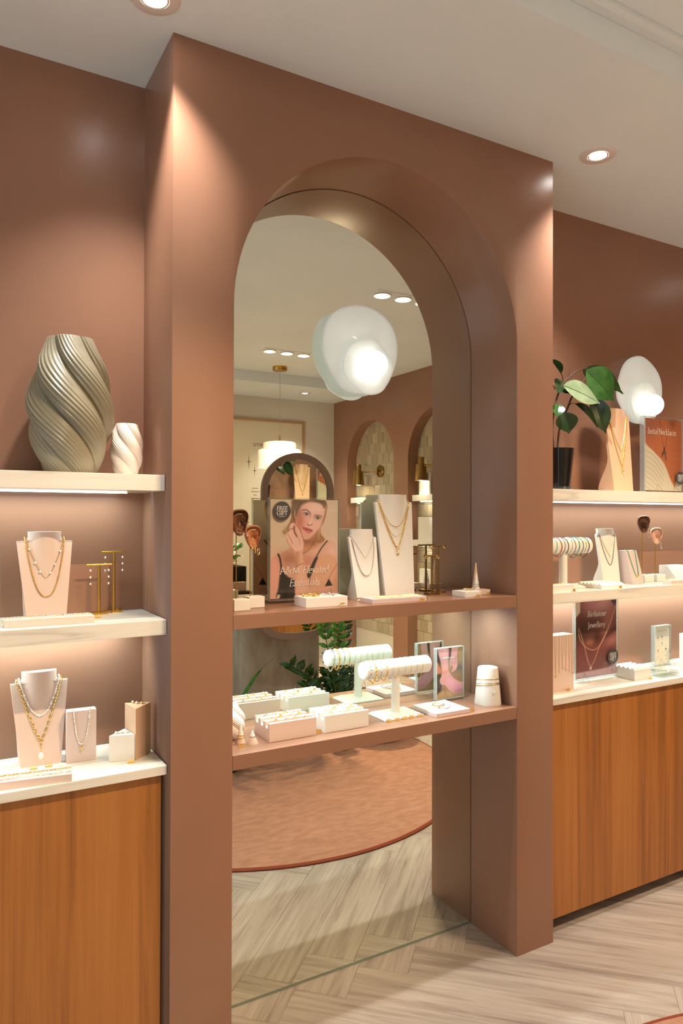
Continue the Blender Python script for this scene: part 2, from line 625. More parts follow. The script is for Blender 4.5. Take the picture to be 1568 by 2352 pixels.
XH, CH, AS = 0.42, 0.66, 0.72
GLYPHS = {
    'A': (.66, [[(.06, 0), (.33, CH)], [(.33, CH), (.60, 0)], [(.15, .22), (.49, .22)], _sf(.06, .01, .08), _sf(.60, .01, .08)]),
    '&': (.74, [[(.70, .40), (.60, .38), (.54, .28), (.44, .10), (.32, .0), (.18, .0), (.07, .08), (.06, .20), (.14, .31), (.28, .40), (.36, .50), (.34, .62), (.25, .66), (.17, .60), (.17, .48), (.26, .34), (.42, .16), (.56, .03), (.70, .01)]]),
    'M': (.86, [[(.12, 0), (.16, CH)], [(.16, CH), (.42, .02)], [(.42, .02), (.68, CH)], [(.68, CH), (.74, 0)], _sf(.12, .01, .08), _sf(.74, .01, .1), _sf(.13, CH, .06), _sf(.72, CH, .06)]),
    'E': (.54, [[(.14, 0), (.14, CH)], [(.06, CH - .01), (.46, CH - .01), (.47, CH - .13)], [(.06, .01), (.47, .01), (.50, .14)], [(.14, .34), (.38, .34)], [(.38, .28), (.38, .40)]]),
    'F': (.50, [[(.14, 0), (.14, CH)], [(.06, CH - .01), (.46, CH - .01), (.47, CH - .13)], [(.14, .33), (.38, .33)], [(.38, .27), (.38, .39)], _sf(.14, .01)]),
    'R': (.60, [[(.14, 0), (.14, CH)], [(.06, CH - .01), (.28, CH - .01)] + _arc(.28, .49, .15, .16, 90, -90, 10) + [(.14, .33)], [(.28, .33), (.56, .01), (.62, .01)], _sf(.14, .01)]),
    'G': (.70, [_arc(.36, .33, .30, .34, 45, 345, 22), [(.60, .02), (.60, .28)], _sf(.58, .29, .09), [(.57, .57), (.58, .44)]]),
    'I': (.30, [[(.15, 0), (.15, CH)], _sf(.15, .01), _sf(.15, CH - .01)]),
    'T': (.58, [[(.29, 0), (.29, CH)], [(.05, CH - .14), (.06, CH - .01), (.52, CH - .01), (.53, CH - .14)], _sf(.29, .01)]),
    'B': (.58, [[(.14, 0), (.14, CH)], [(.06, CH - .01), (.26, CH - .01)] + _arc(.26, .505, .15, .145, 90, -90, 10) + [(.14, .36)], [(.26, .36)] + _arc(.28, .185, .19, .175, 90, -90, 10) + [(.06, .01)]]),
    'J': (.34, [[(.19, CH), (.19, .02), (.16, -.12), (.06, -.18), (.0, -.14)], _sf(.19, CH - .01)]),
    'N': (.72, [[(.12, 0), (.12, CH)], [(.10, CH), (.60, 0)], [(.60, 0), (.60, CH)], _sf(.12, .01, .08), _sf(.10, CH - .01, .07), _sf(.60, CH - .01, .09)]),
    'l': (.25, [[(.05, AS - .03), (.13, AS), (.13, .04), (.20, 0)], _sf(.13, .01, .08)]),
    'i': (.25, [[(.05, XH - .03), (.13, XH), (.13, .0)], _sf(.13, .01, .08), [(.11, .58), (.15, .62)]]),
    'h': (.50, [[(.05, AS - .03), (.12, AS), (.12, 0)], [(.12, .28), (.22, .39), (.32, .40), (.38, .32), (.38, 0)], _sf(.12, .01, .08), _sf(.38, .01, .08)]),
    'n': (.50, [[(.05, XH - .03), (.12, XH), (.12, 0)], [(.12, .28), (.22, .39), (.32, .40), (.38, .32), (.38, 0)], _sf(.12, .01, .08), _sf(.38, .01, .08)]),
    'r': (.36, [[(.05, XH - .03), (.12, XH), (.12, 0)], [(.12, .26), (.20, .38), (.30, .41)], _sf(.12, .01, .08)]),
    't': (.32, [[(.14, .54), (.14, .08), (.18, .01), (.28, .05)], [(.02, XH - .02), (.28, XH - .02)]]),
    'e': (.42, [[(.06, .22), (.36, .24)] + _arc(.215, .24, .145, .18, 0, 150, 10) + _arc(.215, .20, .155, .20, 170, 320, 12)]),
    'c': (.40, [_arc(.22, .205, .16, .205, 45, 320, 18)]),
    'o': (.48, [_arc(.235, .205, .175, .205, 90, 450, 22)]),
    'a': (.42, [[(.09, .33), (.16, .40), (.25, .40), (.30, .32), (.30, .04), (.38, .0)], [(.30, .24), (.16, .20), (.08, .12), (.10, .03), (.18, .0), (.30, .08)]]),
    'd': (.50, [_arc(.21, .20, .155, .20, 60, 360, 20), [(.28, AS - .03), (.36, AS), (.36, .04), (.43, 0)]]),
    's': (.36, [[(.29, .33), (.26, .40), (.17, .42), (.09, .36), (.10, .27), (.22, .20), (.29, .12), (.25, .02), (.15, .0), (.07, .06), (.06, .12)]]),
    'v': (.44, [[(.06, XH), (.22, 0)], [(.22, 0), (.38, XH)], _sf(.06, XH - .01, .06), _sf(.37, XH - .01, .05)]),
    'w': (.64, [[(.05, XH), (.19, 0)], [(.19, 0), (.32, XH)], [(.31, XH), (.45, 0)], [(.45, 0), (.58, XH)], _sf(.06, XH - .01, .06), _sf(.57, XH - .01, .05)]),
    'y': (.44, [[(.06, XH), (.22, .02)], [(.38, XH), (.22, .02), (.14, -.16), (.04, -.20)], _sf(.06, XH - .01, .06), _sf(.37, XH - .01, .05)]),
    'k': (.46, [[(.05, AS - .03), (.12, AS), (.12, 0)], [(.12, .18), (.34, XH)], [(.20, .25), (.40, .01), (.46, .01)], _sf(.12, .01, .08), _sf(.33, XH - .01, .06)]),
}


def write(mb, text, x, z, size, italic=False, weight=1.0, width=1.0, y=0.0, flip=False):
    """pen-drawn text lying in the xz plane, facing -y; returns its width"""
    pen = R(22)
    pos = 0.0
    sgn = -1.0 if flip else 1.0
    for ch in text:
        if ch == ' ':
            pos += 0.24 * width
            continue
        adv, strokes = GLYPHS[ch]
        for st in strokes:
            pts = st if len(st) > 2 else [st[0], ((st[0][0] + st[1][0]) / 2, (st[0][1] + st[1][1]) / 2), st[1]]
            P = []
            for (a, b_) in pts:
                P.append(Vector(((pos + a * width + (0.21 * b_ if italic else 0)) * size, b_ * size)))
            L, Rr = [], []
            for i in range(len(P)):
                d = P[min(i + 1, len(P) - 1)] - P[max(i - 1, 0)]
                if d.length < 1e-9:
                    d = Vector((1, 0))
                d.normalize()
                w = (0.024 + 0.062 * abs(math.sin(math.atan2(d.y, d.x) - pen))) * size * weight * 0.5
                n = Vector((-d.y, d.x)) * w
                L.append(P[i] + n)
                Rr.append(P[i] - n)
            vs_, fs = [], []
            for i in range(len(P)):
                vs_ += [(x + sgn * L[i].x, y, z + L[i].y), (x + sgn * Rr[i].x, y, z + Rr[i].y)]
            for i in range(len(P) - 1):
                fs.append((2 * i, 2 * i + 1, 2 * i + 3, 2 * i + 2))
            mb.add(vs_, fs)
        pos += adv * width
    return pos * size


def text_width(text, width=1.0):
    return sum(0.24 * width if c == ' ' else GLYPHS[c][0] * width for c in text)


# ------------------------------------------------------------------ printed pictures
class Sheet:
    """a printed picture, painted with soft shapes; u to the right, v downwards, 0..1"""

    def __init__(s, nx, ny, aspect, bg):
        s.nx, s.ny, s.asp = nx, ny, aspect    # aspect = height / width
        u, v = np.meshgrid(np.linspace(0, 1, nx), np.linspace(0, 1, ny))
        s.u, s.v = u, v * aspect
        s.img = np.zeros((ny, nx, 3)) + np.array(bg, float)

    def _mix(s, a, col, al):
        a = np.clip(a * al, 0, 1)[..., None]
        s.img = s.img * (1 - a) + np.array(col, float) * a

    def poly(s, pts, col, soft=0.008, al=1.0, curve=True):
        p = [(x, y * s.asp) for x, y in pts]
        if curve:
            p = spline(p, 5, True)
        n = len(p)
        inside = np.zeros(s.u.shape, bool)
        dist = np.full(s.u.shape, 9.0)
        for i in range(n):
            x0, y0 = p[i]
            x1, y1 = p[(i + 1) % n]
            if y0 != y1:
                c = (y0 > s.v) != (y1 > s.v)
                inside ^= c & (s.u < (x1 - x0) * (s.v - y0) / (y1 - y0) + x0)
            dx, dy = x1 - x0, y1 - y0
            L = dx * dx + dy * dy + 1e-12
            t = np.clip(((s.u - x0) * dx + (s.v - y0) * dy) / L, 0, 1)
            dist = np.minimum(dist, np.hypot(s.u - x0 - t * dx, s.v - y0 - t * dy))
        sd = np.where(inside, dist, -dist)
        s._mix(np.clip(sd / soft * 0.5 + 0.5, 0, 1), col, al)

    def blob(s, x, y, rx, ry, col, al=1.0, ang=0.0, hard=1.0):
        a = R(ang)
        du, dv = s.u - x, s.v - y * s.asp
        p, q = du * math.cos(a) + dv * math.sin(a), -du * math.sin(a) + dv * math.cos(a)
        s._mix(np.exp(-((p / rx) ** 2 + (q / ry) ** 2) ** hard), col, al)

    def line(s, pts, w, col, al=1.0, curve=True):
        p = [(x, y * s.asp) for x, y in pts]
        if curve and len(p) > 2:
            p = spline(p, 6)
        dist = np.full(s.u.shape, 9.0)
        for (x0, y0), (x1, y1) in zip(p[:-1], p[1:]):
            dx, dy = x1 - x0, y1 - y0
            L = dx * dx + dy * dy + 1e-12
            t = np.clip(((s.u - x0) * dx + (s.v - y0) * dy) / L, 0, 1)
            dist = np.minimum(dist, np.hypot(s.u - x0 - t * dx, s.v - y0 - t * dy))
        s._mix(np.clip((w - dist) / (0.4 * w) * 0.5 + 0.5, 0, 1), col, al)

    def grain(s, amt, su, sv, seed=1):
        rng = np.random.default_rng(seed)
        g = rng.normal(size=(max(2, int(s.ny * sv)), max(2, int(s.nx * su))))
        yi = np.linspace(0, g.shape[0] - 1, s.ny).astype(int)
        xi = np.linspace(0, g.shape[1] - 1, s.nx).astype(int)
        s.img = np.clip(s.img + amt * g[yi][:, xi][..., None], 0, 255)

    def mesh(s, name, w, h):
        nx, ny = s.nx, s.ny
        xs = np.linspace(-w / 2, w / 2, nx)
        zs = np.linspace(h, 0, ny)
        X, Z = np.meshgrid(xs, zs)
        v = np.stack([X.ravel(), np.zeros(nx * ny), Z.ravel()], 1)
        i = (np.arange(ny - 1)[:, None] * nx + np.arange(nx - 1)[None]).ravel()
        f = np.stack([i + nx, i + nx + 1, i + 1, i], 1)
        me = bpy.data.meshes.new(name)
        me.from_pydata(v.tolist(), [], f.tolist())
        c = np.clip(s.img, 0, 255).reshape(-1, 3) / 255.0
        c = np.where(c <= 0.04045, c / 12.92, ((c + 0.055) / 1.055) ** 2.4)
        at_ = me.color_attributes.new('ink', 'FLOAT_COLOR', 'POINT')
        at_.data.foreach_set('color', np.concatenate([c, np.ones((len(c), 1))], 1).ravel())
        me.materials.append(MATS['photo_print'])
        return me


def obj(name, me, parent=None, loc=None, rz=None):
    o = bpy.data.objects.new(name, me)
    COL.objects.link(o)
    if parent is not None:
        o.parent = parent
    if loc is not None:
        o.location = loc
    if rz is not None:
        o.rotation_euler = (0, 0, rz)
    return o


# ================================================================== the room
def flat(name, mat, x0, x1, y0, y1, z0, z1, label=None, parent=None):
    o = MB().box(x0, x1, y0, y1, z0, z1).build(name, mat, parent)
    if parent is None:
        structure(o, label)
    return o


# ---- floor: oak planks laid in herringbone
floor = flat('floor', 'floor_joint', XL, XR, YF, BACK, -0.05, -0.006, 'pale oak floor of planks laid in herringbone')
PW, PL = 0.166, 0.83
S2 = math.sqrt(2)
gap = 0.0003
plank_me = MB().box(gap, PL - gap, gap, PW - gap, -0.008, 0.0).mesh('plank', bevel=0.0006, bseg=1)
plank_me.materials.append(MATS['floor_oak'])
ou, ov = 0.5056 - (PL + PW), 0.1874 - (PW - PL)
n_full = 0
for i in range(-60, 61):
    for j in range(-12, 13):
        for kind in (0, 1):
            if kind == 0:
                u0, v0 = ou + i * PW + j * PL, ov + i * PW - j * PL
                c = (u0 + PL / 2, v0 + PW / 2)
            else:
                u0, v0 = ou + PL + i * PW + j * PL, ov + PW - PL + i * PW - j * PL
                c = (u0 + PW / 2, v0 + PL / 2)
            cxx, cyy = (c[0] + c[1]) / S2, (c[0] - c[1]) / S2
            hx = (PL + PW) / 2 / S2
            if cxx + hx < -2.4 or cxx - hx > XR or cyy + hx < YF or cyy - hx > 0.25:
                continue
            # local x along the plank; world = (u+v, u-v)/sqrt2
            if kind == 0:      # long axis u = (1,1)/s2 ; its width runs along v
                M4 = Matrix(((1 / S2, 1 / S2, 0, 0), (1 / S2, -1 / S2, 0, 0), (0, 0, 1, 0), (0, 0, 0, 1)))
                org = Vector(((u0 + v0 + PW) / S2, (u0 - v0 - PW) / S2, 0))
                rot = R(45)
            else:              # long axis v = (1,-1)/s2
                org = Vector(((u0 + v0) / S2, (u0 - v0) / S2, 0))
                rot = R(-45)
            o = bpy.data.objects.new('plank', plank_me)
            inside = cxx - hx > -2.4 and cxx + hx < XR and cyy - hx > YF and cyy + hx < 0.25
            if not inside:
                bm = bmesh.new()
                bm.from_mesh(plank_me)
                W4 = Matrix.Translation(org) @ Matrix.Rotation(rot, 4, 'Z')
                bm.transform(W4)
                for co, no in (((XR, 0, 0), (1, 0, 0)), ((-2.4, 0, 0), (-1, 0, 0)), ((0, YF, 0), (0, -1, 0)), ((0, 0.25, 0), (0, 1, 0))):
                    bmesh.ops.bisect_plane(bm, geom=bm.verts[:] + bm.edges[:] + bm.faces[:], plane_co=co, plane_no=no, clear_outer=True)
                if len(bm.faces) < 3:
                    bm.free()
                    continue
                bm.transform(W4.inverted())
                me = bpy.data.meshes.new('plank')
                bm.to_mesh(me)
                bm.free()
                me.materials.append(MATS['floor_oak'])
                o = bpy.data.objects.new('plank', me)
            COL.objects.link(o)
            o.parent = floor
            o.location = org
            o.rotation_euler = (0, 0, rot)
            n_full += 1

# ---- ceiling with its two soffits
ceiling = flat('ceiling', 'ceiling_paint', XL, XR, SOF1, SOF0, TRAY, TRAY + 0.05, 'raised pale ceiling over the middle of the shop')
sf = flat('ceiling_soffit', 'ceiling_paint', XL, XR, SOF0, BACK + 0.05, CEIL, TRAY + 0.05, 'lower strip of pale ceiling above the display wall')
sb = flat('ceiling_soffit', 'ceiling_paint', XL, XR, YF - 0.05, SOF1, CEIL, TRAY + 0.05, 'lower strip of pale ceiling above the white wall')
tr = MB().prism([(SOF0 - 0.0, TRAY), (SOF0 - 0.034, TRAY), (SOF0 - 0.034, TRAY - 0.012), (SOF0 - 0.024, TRAY - 0.022), (SOF0 - 0.0, TRAY - 0.024)], 'x', XL, XR)
structure(tr.build('trim_1', 'ceiling_paint', bevel=0.003), 'narrow white moulding where the ceiling steps up')

# ---- walls
structure(MB().box(XL, -PO + 0.02, BACK, BACK + 0.06, 0, CEIL + 0.02).build('wall_back_left', 'paint'), 'satin terracotta wall behind the left shelves')
structure(MB().box(PO - 0.02, XR + 0.2, BACK, BACK + 0.06, 0, CEIL + 0.02).build('wall_back_right', 'paint'), 'satin terracotta wall behind the right shelves')
structure(MB().box(XL, XR + 0.2, YF - 0.06, YF, 0, CEIL + 0.02).build('wall_front', 'white_wall'), 'cream white wall across the shop from the display')

# the projecting wall with the arched opening
SPR = 2.0815
ARC_N = 48
AR = [(PI_ * math.cos(math.pi * k / ARC_N), SPR + PI_ * math.sin(math.pi * k / ARC_N)) for k in range(ARC_N + 1)]
mb = MB()
b1 = MIRY + 0.008


def strip(y):
    """front (or back) face of the arched wall at depth y"""
    for (xa, xb) in ((PI_, PO), (-PO, -PI_)):
        mb.add([(xa, y, 0), (xb, y, 0), (xb, y, SPR), (xa, y, SPR)], [(0, 1, 2, 3)])
        mb.add([(xa, y, SPR), (xb, y, SPR), (xb, y, CEIL), (xa, y, CEIL)], [(0, 1, 2, 3)])
    for k in range(ARC_N):
        (xa, za), (xb, zb) = AR[k], AR[k + 1]
        mb.add([(xa, y, za), (xb, y, zb), (xb, y, CEIL), (xa, y, CEIL)], [(0, 1, 2, 3)])


strip(0.0)
strip(BACK)
path = [(PI_, 0.0)] + AR + [(-PI_, 0.0)]
for k in range(len(path) - 1):
    (xa, za), (xb, zb) = path[k], path[k + 1]
    mb.add([(xa, 0, za), (xb, 0, zb), (xb, BACK, zb), (xa, BACK, za)], [(0, 1, 2, 3)])
for x in (-PO, PO):
    mb.add([(x, 0, 0), (x, BACK, 0), (x, BACK, CEIL), (x, 0, CEIL)], [(0, 1, 2, 3)])
mb.add([(-PO, 0, CEIL), (PO, 0, CEIL), (PO, BACK, CEIL), (-PO, BACK, CEIL)], [(0, 1, 2, 3)])
me = mb.mesh('wall_arch')
bm = bmesh.new()
bm.from_mesh(me)
bmesh.ops.remove_doubles(bm, verts=bm.verts, dist=1e-5)
bmesh.ops.recalc_face_normals(bm, faces=bm.faces)
es = [e for e in bm.edges if len(e.link_faces) == 2 and e.calc_face_angle(0) > 0.9 and all(abs(v.co.y) < 1e-4 for v in e.verts)]
bmesh.ops.bevel(bm, geom=es, offset=0.0025, segments=2, profile=0.5, affect='EDGES')
es = [e for e in bm.edges if len(e.link_faces) == 2 and e.calc_face_angle(0) > 0.9]
bm.to_mesh(me)
bm.free()
me.shade_smooth()
me.set_sharp_from_angle(angle=R(25))
me.materials.append(MATS['paint'])
wall_arch = structure(obj('wall_arch', me), 'projecting satin terracotta wall with a tall arched opening')
structure(MB().box(-PI_, PI_, MIRY + 0.007, BACK, 0, 2.62).build('wall_arch_backing', 'gap_dark', wall_arch))

# the mirror that fills the arch
g = 0.0022
mir = thing('wall_mirror', 'tall arched frameless mirror filling the back of the terracotta niche', 'mirror')
poly = [(PI_ - g, 0.0015)] + [(x * (PI_ - g) / PI_, SPR + (z - SPR) * (PI_ - g) / PI_) for x, z in AR] + [(-PI_ + g, 0.0015)]
mb = MB()
n = len(poly)
mb.add([(x, MIRY, z) for x, z in poly], [tuple(range(n))])
mb.build('mirror_face', 'mirror_glass', mir)
mb = MB()
for k in range(n):
    (xa, za), (xb, zb) = poly[k], poly[(k + 1) % n]
    mb.add([(xa, MIRY, za), (xb, MIRY, zb), (xb, MIRY + 0.006, zb), (xa, MIRY + 0.006, za)], [(0, 1, 2, 3)])
mb.build('mirror_edge', 'mirror_edge', mir)
MB().box(-PI_ + 0.001, PI_ - 0.001, MIRY - 0.0025, MIRY - 0.0004, 0.0, 0.0055).build('bottom_rail', 'mirror_edge', mir)

# ---- side wall with two tiled niches (seen in the mirror)
ND = 0.109
nich = [(-4.373, -3.485), (-3.244, -2.356)]
NTOP = 2.50


def niche_arch(y0, y1):
    r = (y1 - y0) / 2
    c = (y0 + y1) / 2
    return [(c + r * math.cos(math.pi * k / 32), NTOP - r + r * math.sin(math.pi * k / 32)) for k in range(33)]


mb = MB()
cuts = [YF, -4.373, -3.485, -3.244, -2.356, 0.30]
for a, b_ in ((cuts[0], cuts[1]), (cuts[2], cuts[3]), (cuts[4], cuts[5])):
    mb.box(XR, XR + ND, a, b_, 0, TRAY + 0.02)
for (y0, y1) in nich:
    A = niche_arch(y0, y1)
    for k in range(32):
        (ya, za), (yb, zb) = A[k], A[k + 1]
        mb.add([(XR, ya, za), (XR, yb, zb), (XR, yb, TRAY + .02), (XR, ya, TRAY + .02)], [(0, 1, 2, 3)])
        mb.add([(XR, ya, za), (XR, yb, zb), (XR + ND, yb, zb), (XR + ND, ya, za)], [(0, 1, 2, 3)])
wall_right = structure(mb.build('wall_right', 'paint', smooth=25), 'terracotta side wall with two arched niches')
structure(MB().box(XR + ND + 0.008, XR + ND + 0.03, YF, 0.30, 0, TRAY + 0.02).build('niche_backing', 'grout', wall_right))
TS = 0.108
tile_me = MB().box(0, 0.007, 0.0022, TS - 0.0022, 0.0022, TS - 0.0022).mesh('tile', bevel=0.002, bseg=1)
tile_me.materials.append(MATS['zellige'])
for (y0, y1) in nich:
    r, c = (y1 - y0) / 2, (y0 + y1) / 2
    row = 0
    z = 0.0
    while z < NTOP:
        off = 0.0 if row % 2 == 0 else TS * 0.5
        k = 0
        y = y0 - 0.06 + off - TS
        while y < y1 + 0.02:
            zz = z - (NTOP - r)
            ym = y + TS / 2
            hit = y + TS > y0 and y < y1 and z > 0.3
            if zz > 0:
                yn = min(max(c, y), y + TS)
                hit = hit and math.hypot(yn - c, zz) < r + 0.004
            if hit:
                o = bpy.data.objects.new('tile', tile_me)
                COL.objects.link(o)
                o.parent = wall_right
                o.location = (XR + ND + 0.0015, y, z)
                o.rotation_euler = (random.uniform(-.004, .004), random.uniform(-.008, .008), random.uniform(-.008, .008))
            y += TS
        z += TS
        row += 1

# ---- unseen left side: a window added here to let ambient daylight in
mb = MB()
mb.box(XL - 0.08, XL, YF, -4.2, 0, TRAY).box(XL - 0.08, XL, -0.35, BACK, 0, TRAY).box(XL - 0.08, XL, -4.2, -0.35, 2.45, TRAY).box(XL - 0.08, XL, -4.2, -0.35, 0, 0.12)
structure(mb.build('wall_left', 'white_wall'), 'white wall around the added window')
win = structure(thing('window_fill', 'added unseen window for ambient daylight', 'window'), 'added unseen window for ambient daylight')
del win['category']
mb = MB()
for y in (-4.2, -2.3, -0.41):
    mb.box(XL - 0.06, XL - 0.01, y, y + 0.06, 0.12, 2.45)
mb.box(XL - 0.06, XL - 0.01, -4.2, -0.35, 2.39, 2.45).box(XL - 0.06, XL - 0.01, -4.2, -0.35, 0.12, 0.18)
mb.build('window_frame', 'metal_white', win)
MB().box(XL - 0.036, XL - 0.03, -4.14, -0.41, 0.18, 2.39).build('pane', 'window_glass', win)


# ================================================================== downlights
def downlight(x, y, z, label, watts, col, mat, group, angle=95, aim=None):
    t = thing('downlight', label, 'downlight', (x, y, z), 0, group)
    MB().lathe([(0.036, -0.0005), (0.036, -0.004), (0.058, -0.004), (0.0625, -0.0015), (0.0625, 0.0)], 40, cap=False).build('trim_ring', 'metal_white', t, smooth=40)
    MB().lathe([(0.0355, -0.004), (0.0345, -0.0052), (0.033, -0.0045), (0.0315, -0.0050), (0.029, -0.003)], 40, cap=False).build('inner_ring', 'metal_white', t, smooth=60)
    MB().lathe([(0.0002, -0.0026), (0.029, -0.0026)], 32, cap=False).build('lens', mat, t)
    l = lamp('downlight_lamp', 'SPOT', (0, 0, -0.012), watts, col, t, spot_size=R(angle), spot_blend=0.75, shadow_soft_size=0.03)
    if aim:
        l.rotation_euler = (Vector(aim) - Vector((x, y, z))).to_track_quat('-Z', 'Y').to_euler()
    return t


COOL = (1.0, 0.97, 0.95)
WARM = (1.0, 0.77, 0.51)
downlight(0.787, -0.115, CEIL, 'round recessed downlight in the ceiling right of the arch', W_SOFFIT, COOL, 'bulb_cool', 'soffit downlights')
downlight(-0.765, -0.10, CEIL, 'round recessed downlight at the top edge, left of the arch', W_SOFFIT, COOL, 'bulb_cool', 'soffit downlights')
downlight(2.096, -4.234, CEIL, 'small round downlight reflected above the framed print', W_SOFFIT, COOL, 'bulb_cool', 'soffit downlights')
downlight(2.30, -0.13, CEIL, 'round recessed downlight beyond the right picture edge', W_SOFFIT, COOL, 'bulb_cool', 'soffit downlights')
downlight(-2.25, -0.10, CEIL, 'round recessed downlight beyond the left picture edge', W_SOFFIT, COOL, 'bulb_cool', 'soffit downlights')


def tray_lamp(x, y, label, n=3, aims=None, cone=100, blend=0.9, watts=None):
    """a row of gimbal spots in one recessed plate"""
    t = thing('ceiling_spotlight', label, 'spotlight', (x, y, TRAY), 0, 'spotlight plates in the raised ceiling')
    MB().box(-0.075, 0.155 * (n - 1) + 0.075, -0.075, 0.075, -0.004, 0.0).build('plate', 'ceiling_paint', t, bevel=0.0015)
    for k in range(n):
        h = MB().lathe([(0.052, -0.004), (0.056, -0.010), (0.050, -0.013), (0.046, -0.006)], 32, cap=False).build('gimbal_ring', 'metal_white', t, smooth=40, loc=(0.155 * k, 0, 0))
        MB().sphere((0, 0, -0.005), 0.036, 20, 10, (1, 1, 0.45)).build('bulb', 'bulb_warm', h, smooth=180)
        lamp('spot_lamp', 'SPOT', (0.155 * k, 0, -0.026), watts or W_TRAY, WARM, t, spot_size=R(cone), spot_blend=blend, shadow_soft_size=0.018).rotation_euler = (Vector(aims[k]) - Vector((x + 0.155 * k, y, TRAY - 0.026))).to_track_quat('-Z', 'Y').to_euler() if aims else (0, 0, 0)
    return t


tray_lamp(1.17, -1.372, 'row of warm gimbal spots reflected above the wavy lamp', aims=((0.5, -0.1, 0.5), (1.1, -0.25, 0.3), (1.8, 0.0, 0.5)), cone=82, blend=0.8)
tray_lamp(1.185, -3.08, 'row of warm gimbal spots reflected near the pendant canopy', watts=W_TRAY_BACK, cone=84, blend=0.7)
tray_lamp(-0.36, -1.372, 'row of warm gimbal spots above the camera side of the rug', aims=((-1.15, 0.1, 0.9), (-0.85, 0.1, 0.8), (-0.55, 0.0, 0.9)), cone=50, blend=0.6, watts=W_TRAY_LEFT)
tray_lamp(-1.55, -3.08, 'added row of warm gimbal spots, unseen beyond the mirror view', watts=W_TRAY_BACK, cone=84, blend=0.7)  # unseen row, added to bounce more light off the floor


# ================================================================== wavy stone lamps
def wavy_disc(rad, th, seed, wob=0.05):
    rnd = random.Random(seed)
    ph = [rnd.uniform(0, 6.28) for _ in range(8)]
    am = [0, 0, .35, .5, .3, .42, .25, .2]
    seg, rings = 72, 14

    def rr(a):
        return rad * (1 + wob * sum(am[k] * math.sin(k * a + ph[k]) for k in range(2, 8)))

    def dome(q, a):
        w = 0.0035 * math.sin(5 * a + ph[3] + 3 * q) * q + 0.003 * math.sin(3 * a + ph[2] - 5 * q) * q
        return -th * (1 - q ** 3.2) - w
    v, f = [(0, dome(0, 0), 0)], []
    for j in range(1, rings + 1):
        q = j / rings
        for k in range(seg):
            a = 2 * math.pi * k / seg
            v.append((rr(a) * q * math.cos(a), dome(q, a), rr(a) * q * math.sin(a)))
    o = len(v)
    for k in range(seg):     # back
        a = 2 * math.pi * k / seg
        v.append((rr(a) * .985 * math.cos(a), 0.006, rr(a) * .985 * math.sin(a)))
    v.append((0, 0.010, 0))
    f += [(0, 1 + (k + 1) % seg, 1 + k) for k in range(seg)]
    for j in range(rings - 1):
        for k in range(seg):
            k2 = (k + 1) % seg
            f.append((1 + j * seg + k, 1 + j * seg + k2, 1 + (j + 1) * seg + k2, 1 + (j + 1) * seg + k))
    e = 1 + (rings - 1) * seg
    for k in range(seg):
        k2 = (k + 1) % seg
        f.append((e + k, e + k2, o + k2, o + k))
        f.append((o + k, o + k2, len(v) - 1))
    return MB().add(v, f)


def stone_lamp(label, x, yw, z, d1, d2, gl, seed):
    """large disc, small disc and globe, stacked off the wall plane yw (facing -y)"""
    t = thing('wall_lamp', label, 'wall lamp', (x, yw, z))
    MB().lathe([(0.035, 0), (0.035, 0.03)], 28).xf(Matrix.Rotation(R(90), 4, 'X')).build('mount', 'metal_white', t, smooth=40)
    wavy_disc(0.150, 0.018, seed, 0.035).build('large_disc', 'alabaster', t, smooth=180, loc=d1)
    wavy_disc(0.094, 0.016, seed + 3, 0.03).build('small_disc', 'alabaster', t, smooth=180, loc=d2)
    MB().lathe([(0.02, 0), (0.02, 0.03)], 24).xf(Matrix.Rotation(R(90), 4, 'X')).build('bulb_holder', 'metal_white', t, smooth=40, loc=(gl[0], d2[1] - 0.012, gl[2]))
    MB().sphere((0, 0, 0), 0.0455, 32, 20).build('globe_bulb', 'globe_lamp', t, smooth=180, loc=gl)
    return t


stone_lamp('wavy white stone disc lamp with a globe bulb mounted on the mirror', 0.014, MIRY - 0.001, 2.062,
           (0, -0.034, 0), (0.008, -0.066, -0.062), (-0.002, -0.118, -0.067), 5)
stone_lamp('wavy white stone disc lamp with a globe bulb on the wall above the right shelf', 1.483, BACK, 2.064,
           (0, -0.034, 0), (-0.012, -0.068, -0.062), (-0.028, -0.118, -0.078), 11)


# ================================================================== shelves, worktops and cabinets
def strip_light(parent, x0, x1, y, z, watts, col=(0.72, 0.94, 1.0)):
    MB().box(x0, x1, y - 0.005, y + 0.005, z - 0.003, z).build('led_strip', 'led', parent)
    l = lamp('strip_lamp', 'AREA', ((x0 + x1) / 2, y, z - 0.006), watts * (x1 - x0), col, parent, shape='RECTANGLE', size=(x1 - x0), size_y=0.012)
    l.data.spread = R(170)
    return l


ZT, ZM, ZC, ZAU, ZAL = 1.613, 1.230, 0.850, 1.234, 0.852


def shelf(label, mat, x0, x1, y0, y1, z1, th, led=None, name='wall_shelf'):
    t = thing(name, label, 'shelf')
    MB().box(x0, x1, y0, y1, z1 - th, z1).build('board', mat, t, bevel=0.0015)
    if led:
        strip_light(t, x0 + led[1], x1 - led[2], led[3], z1 - th, led[0])
    return t


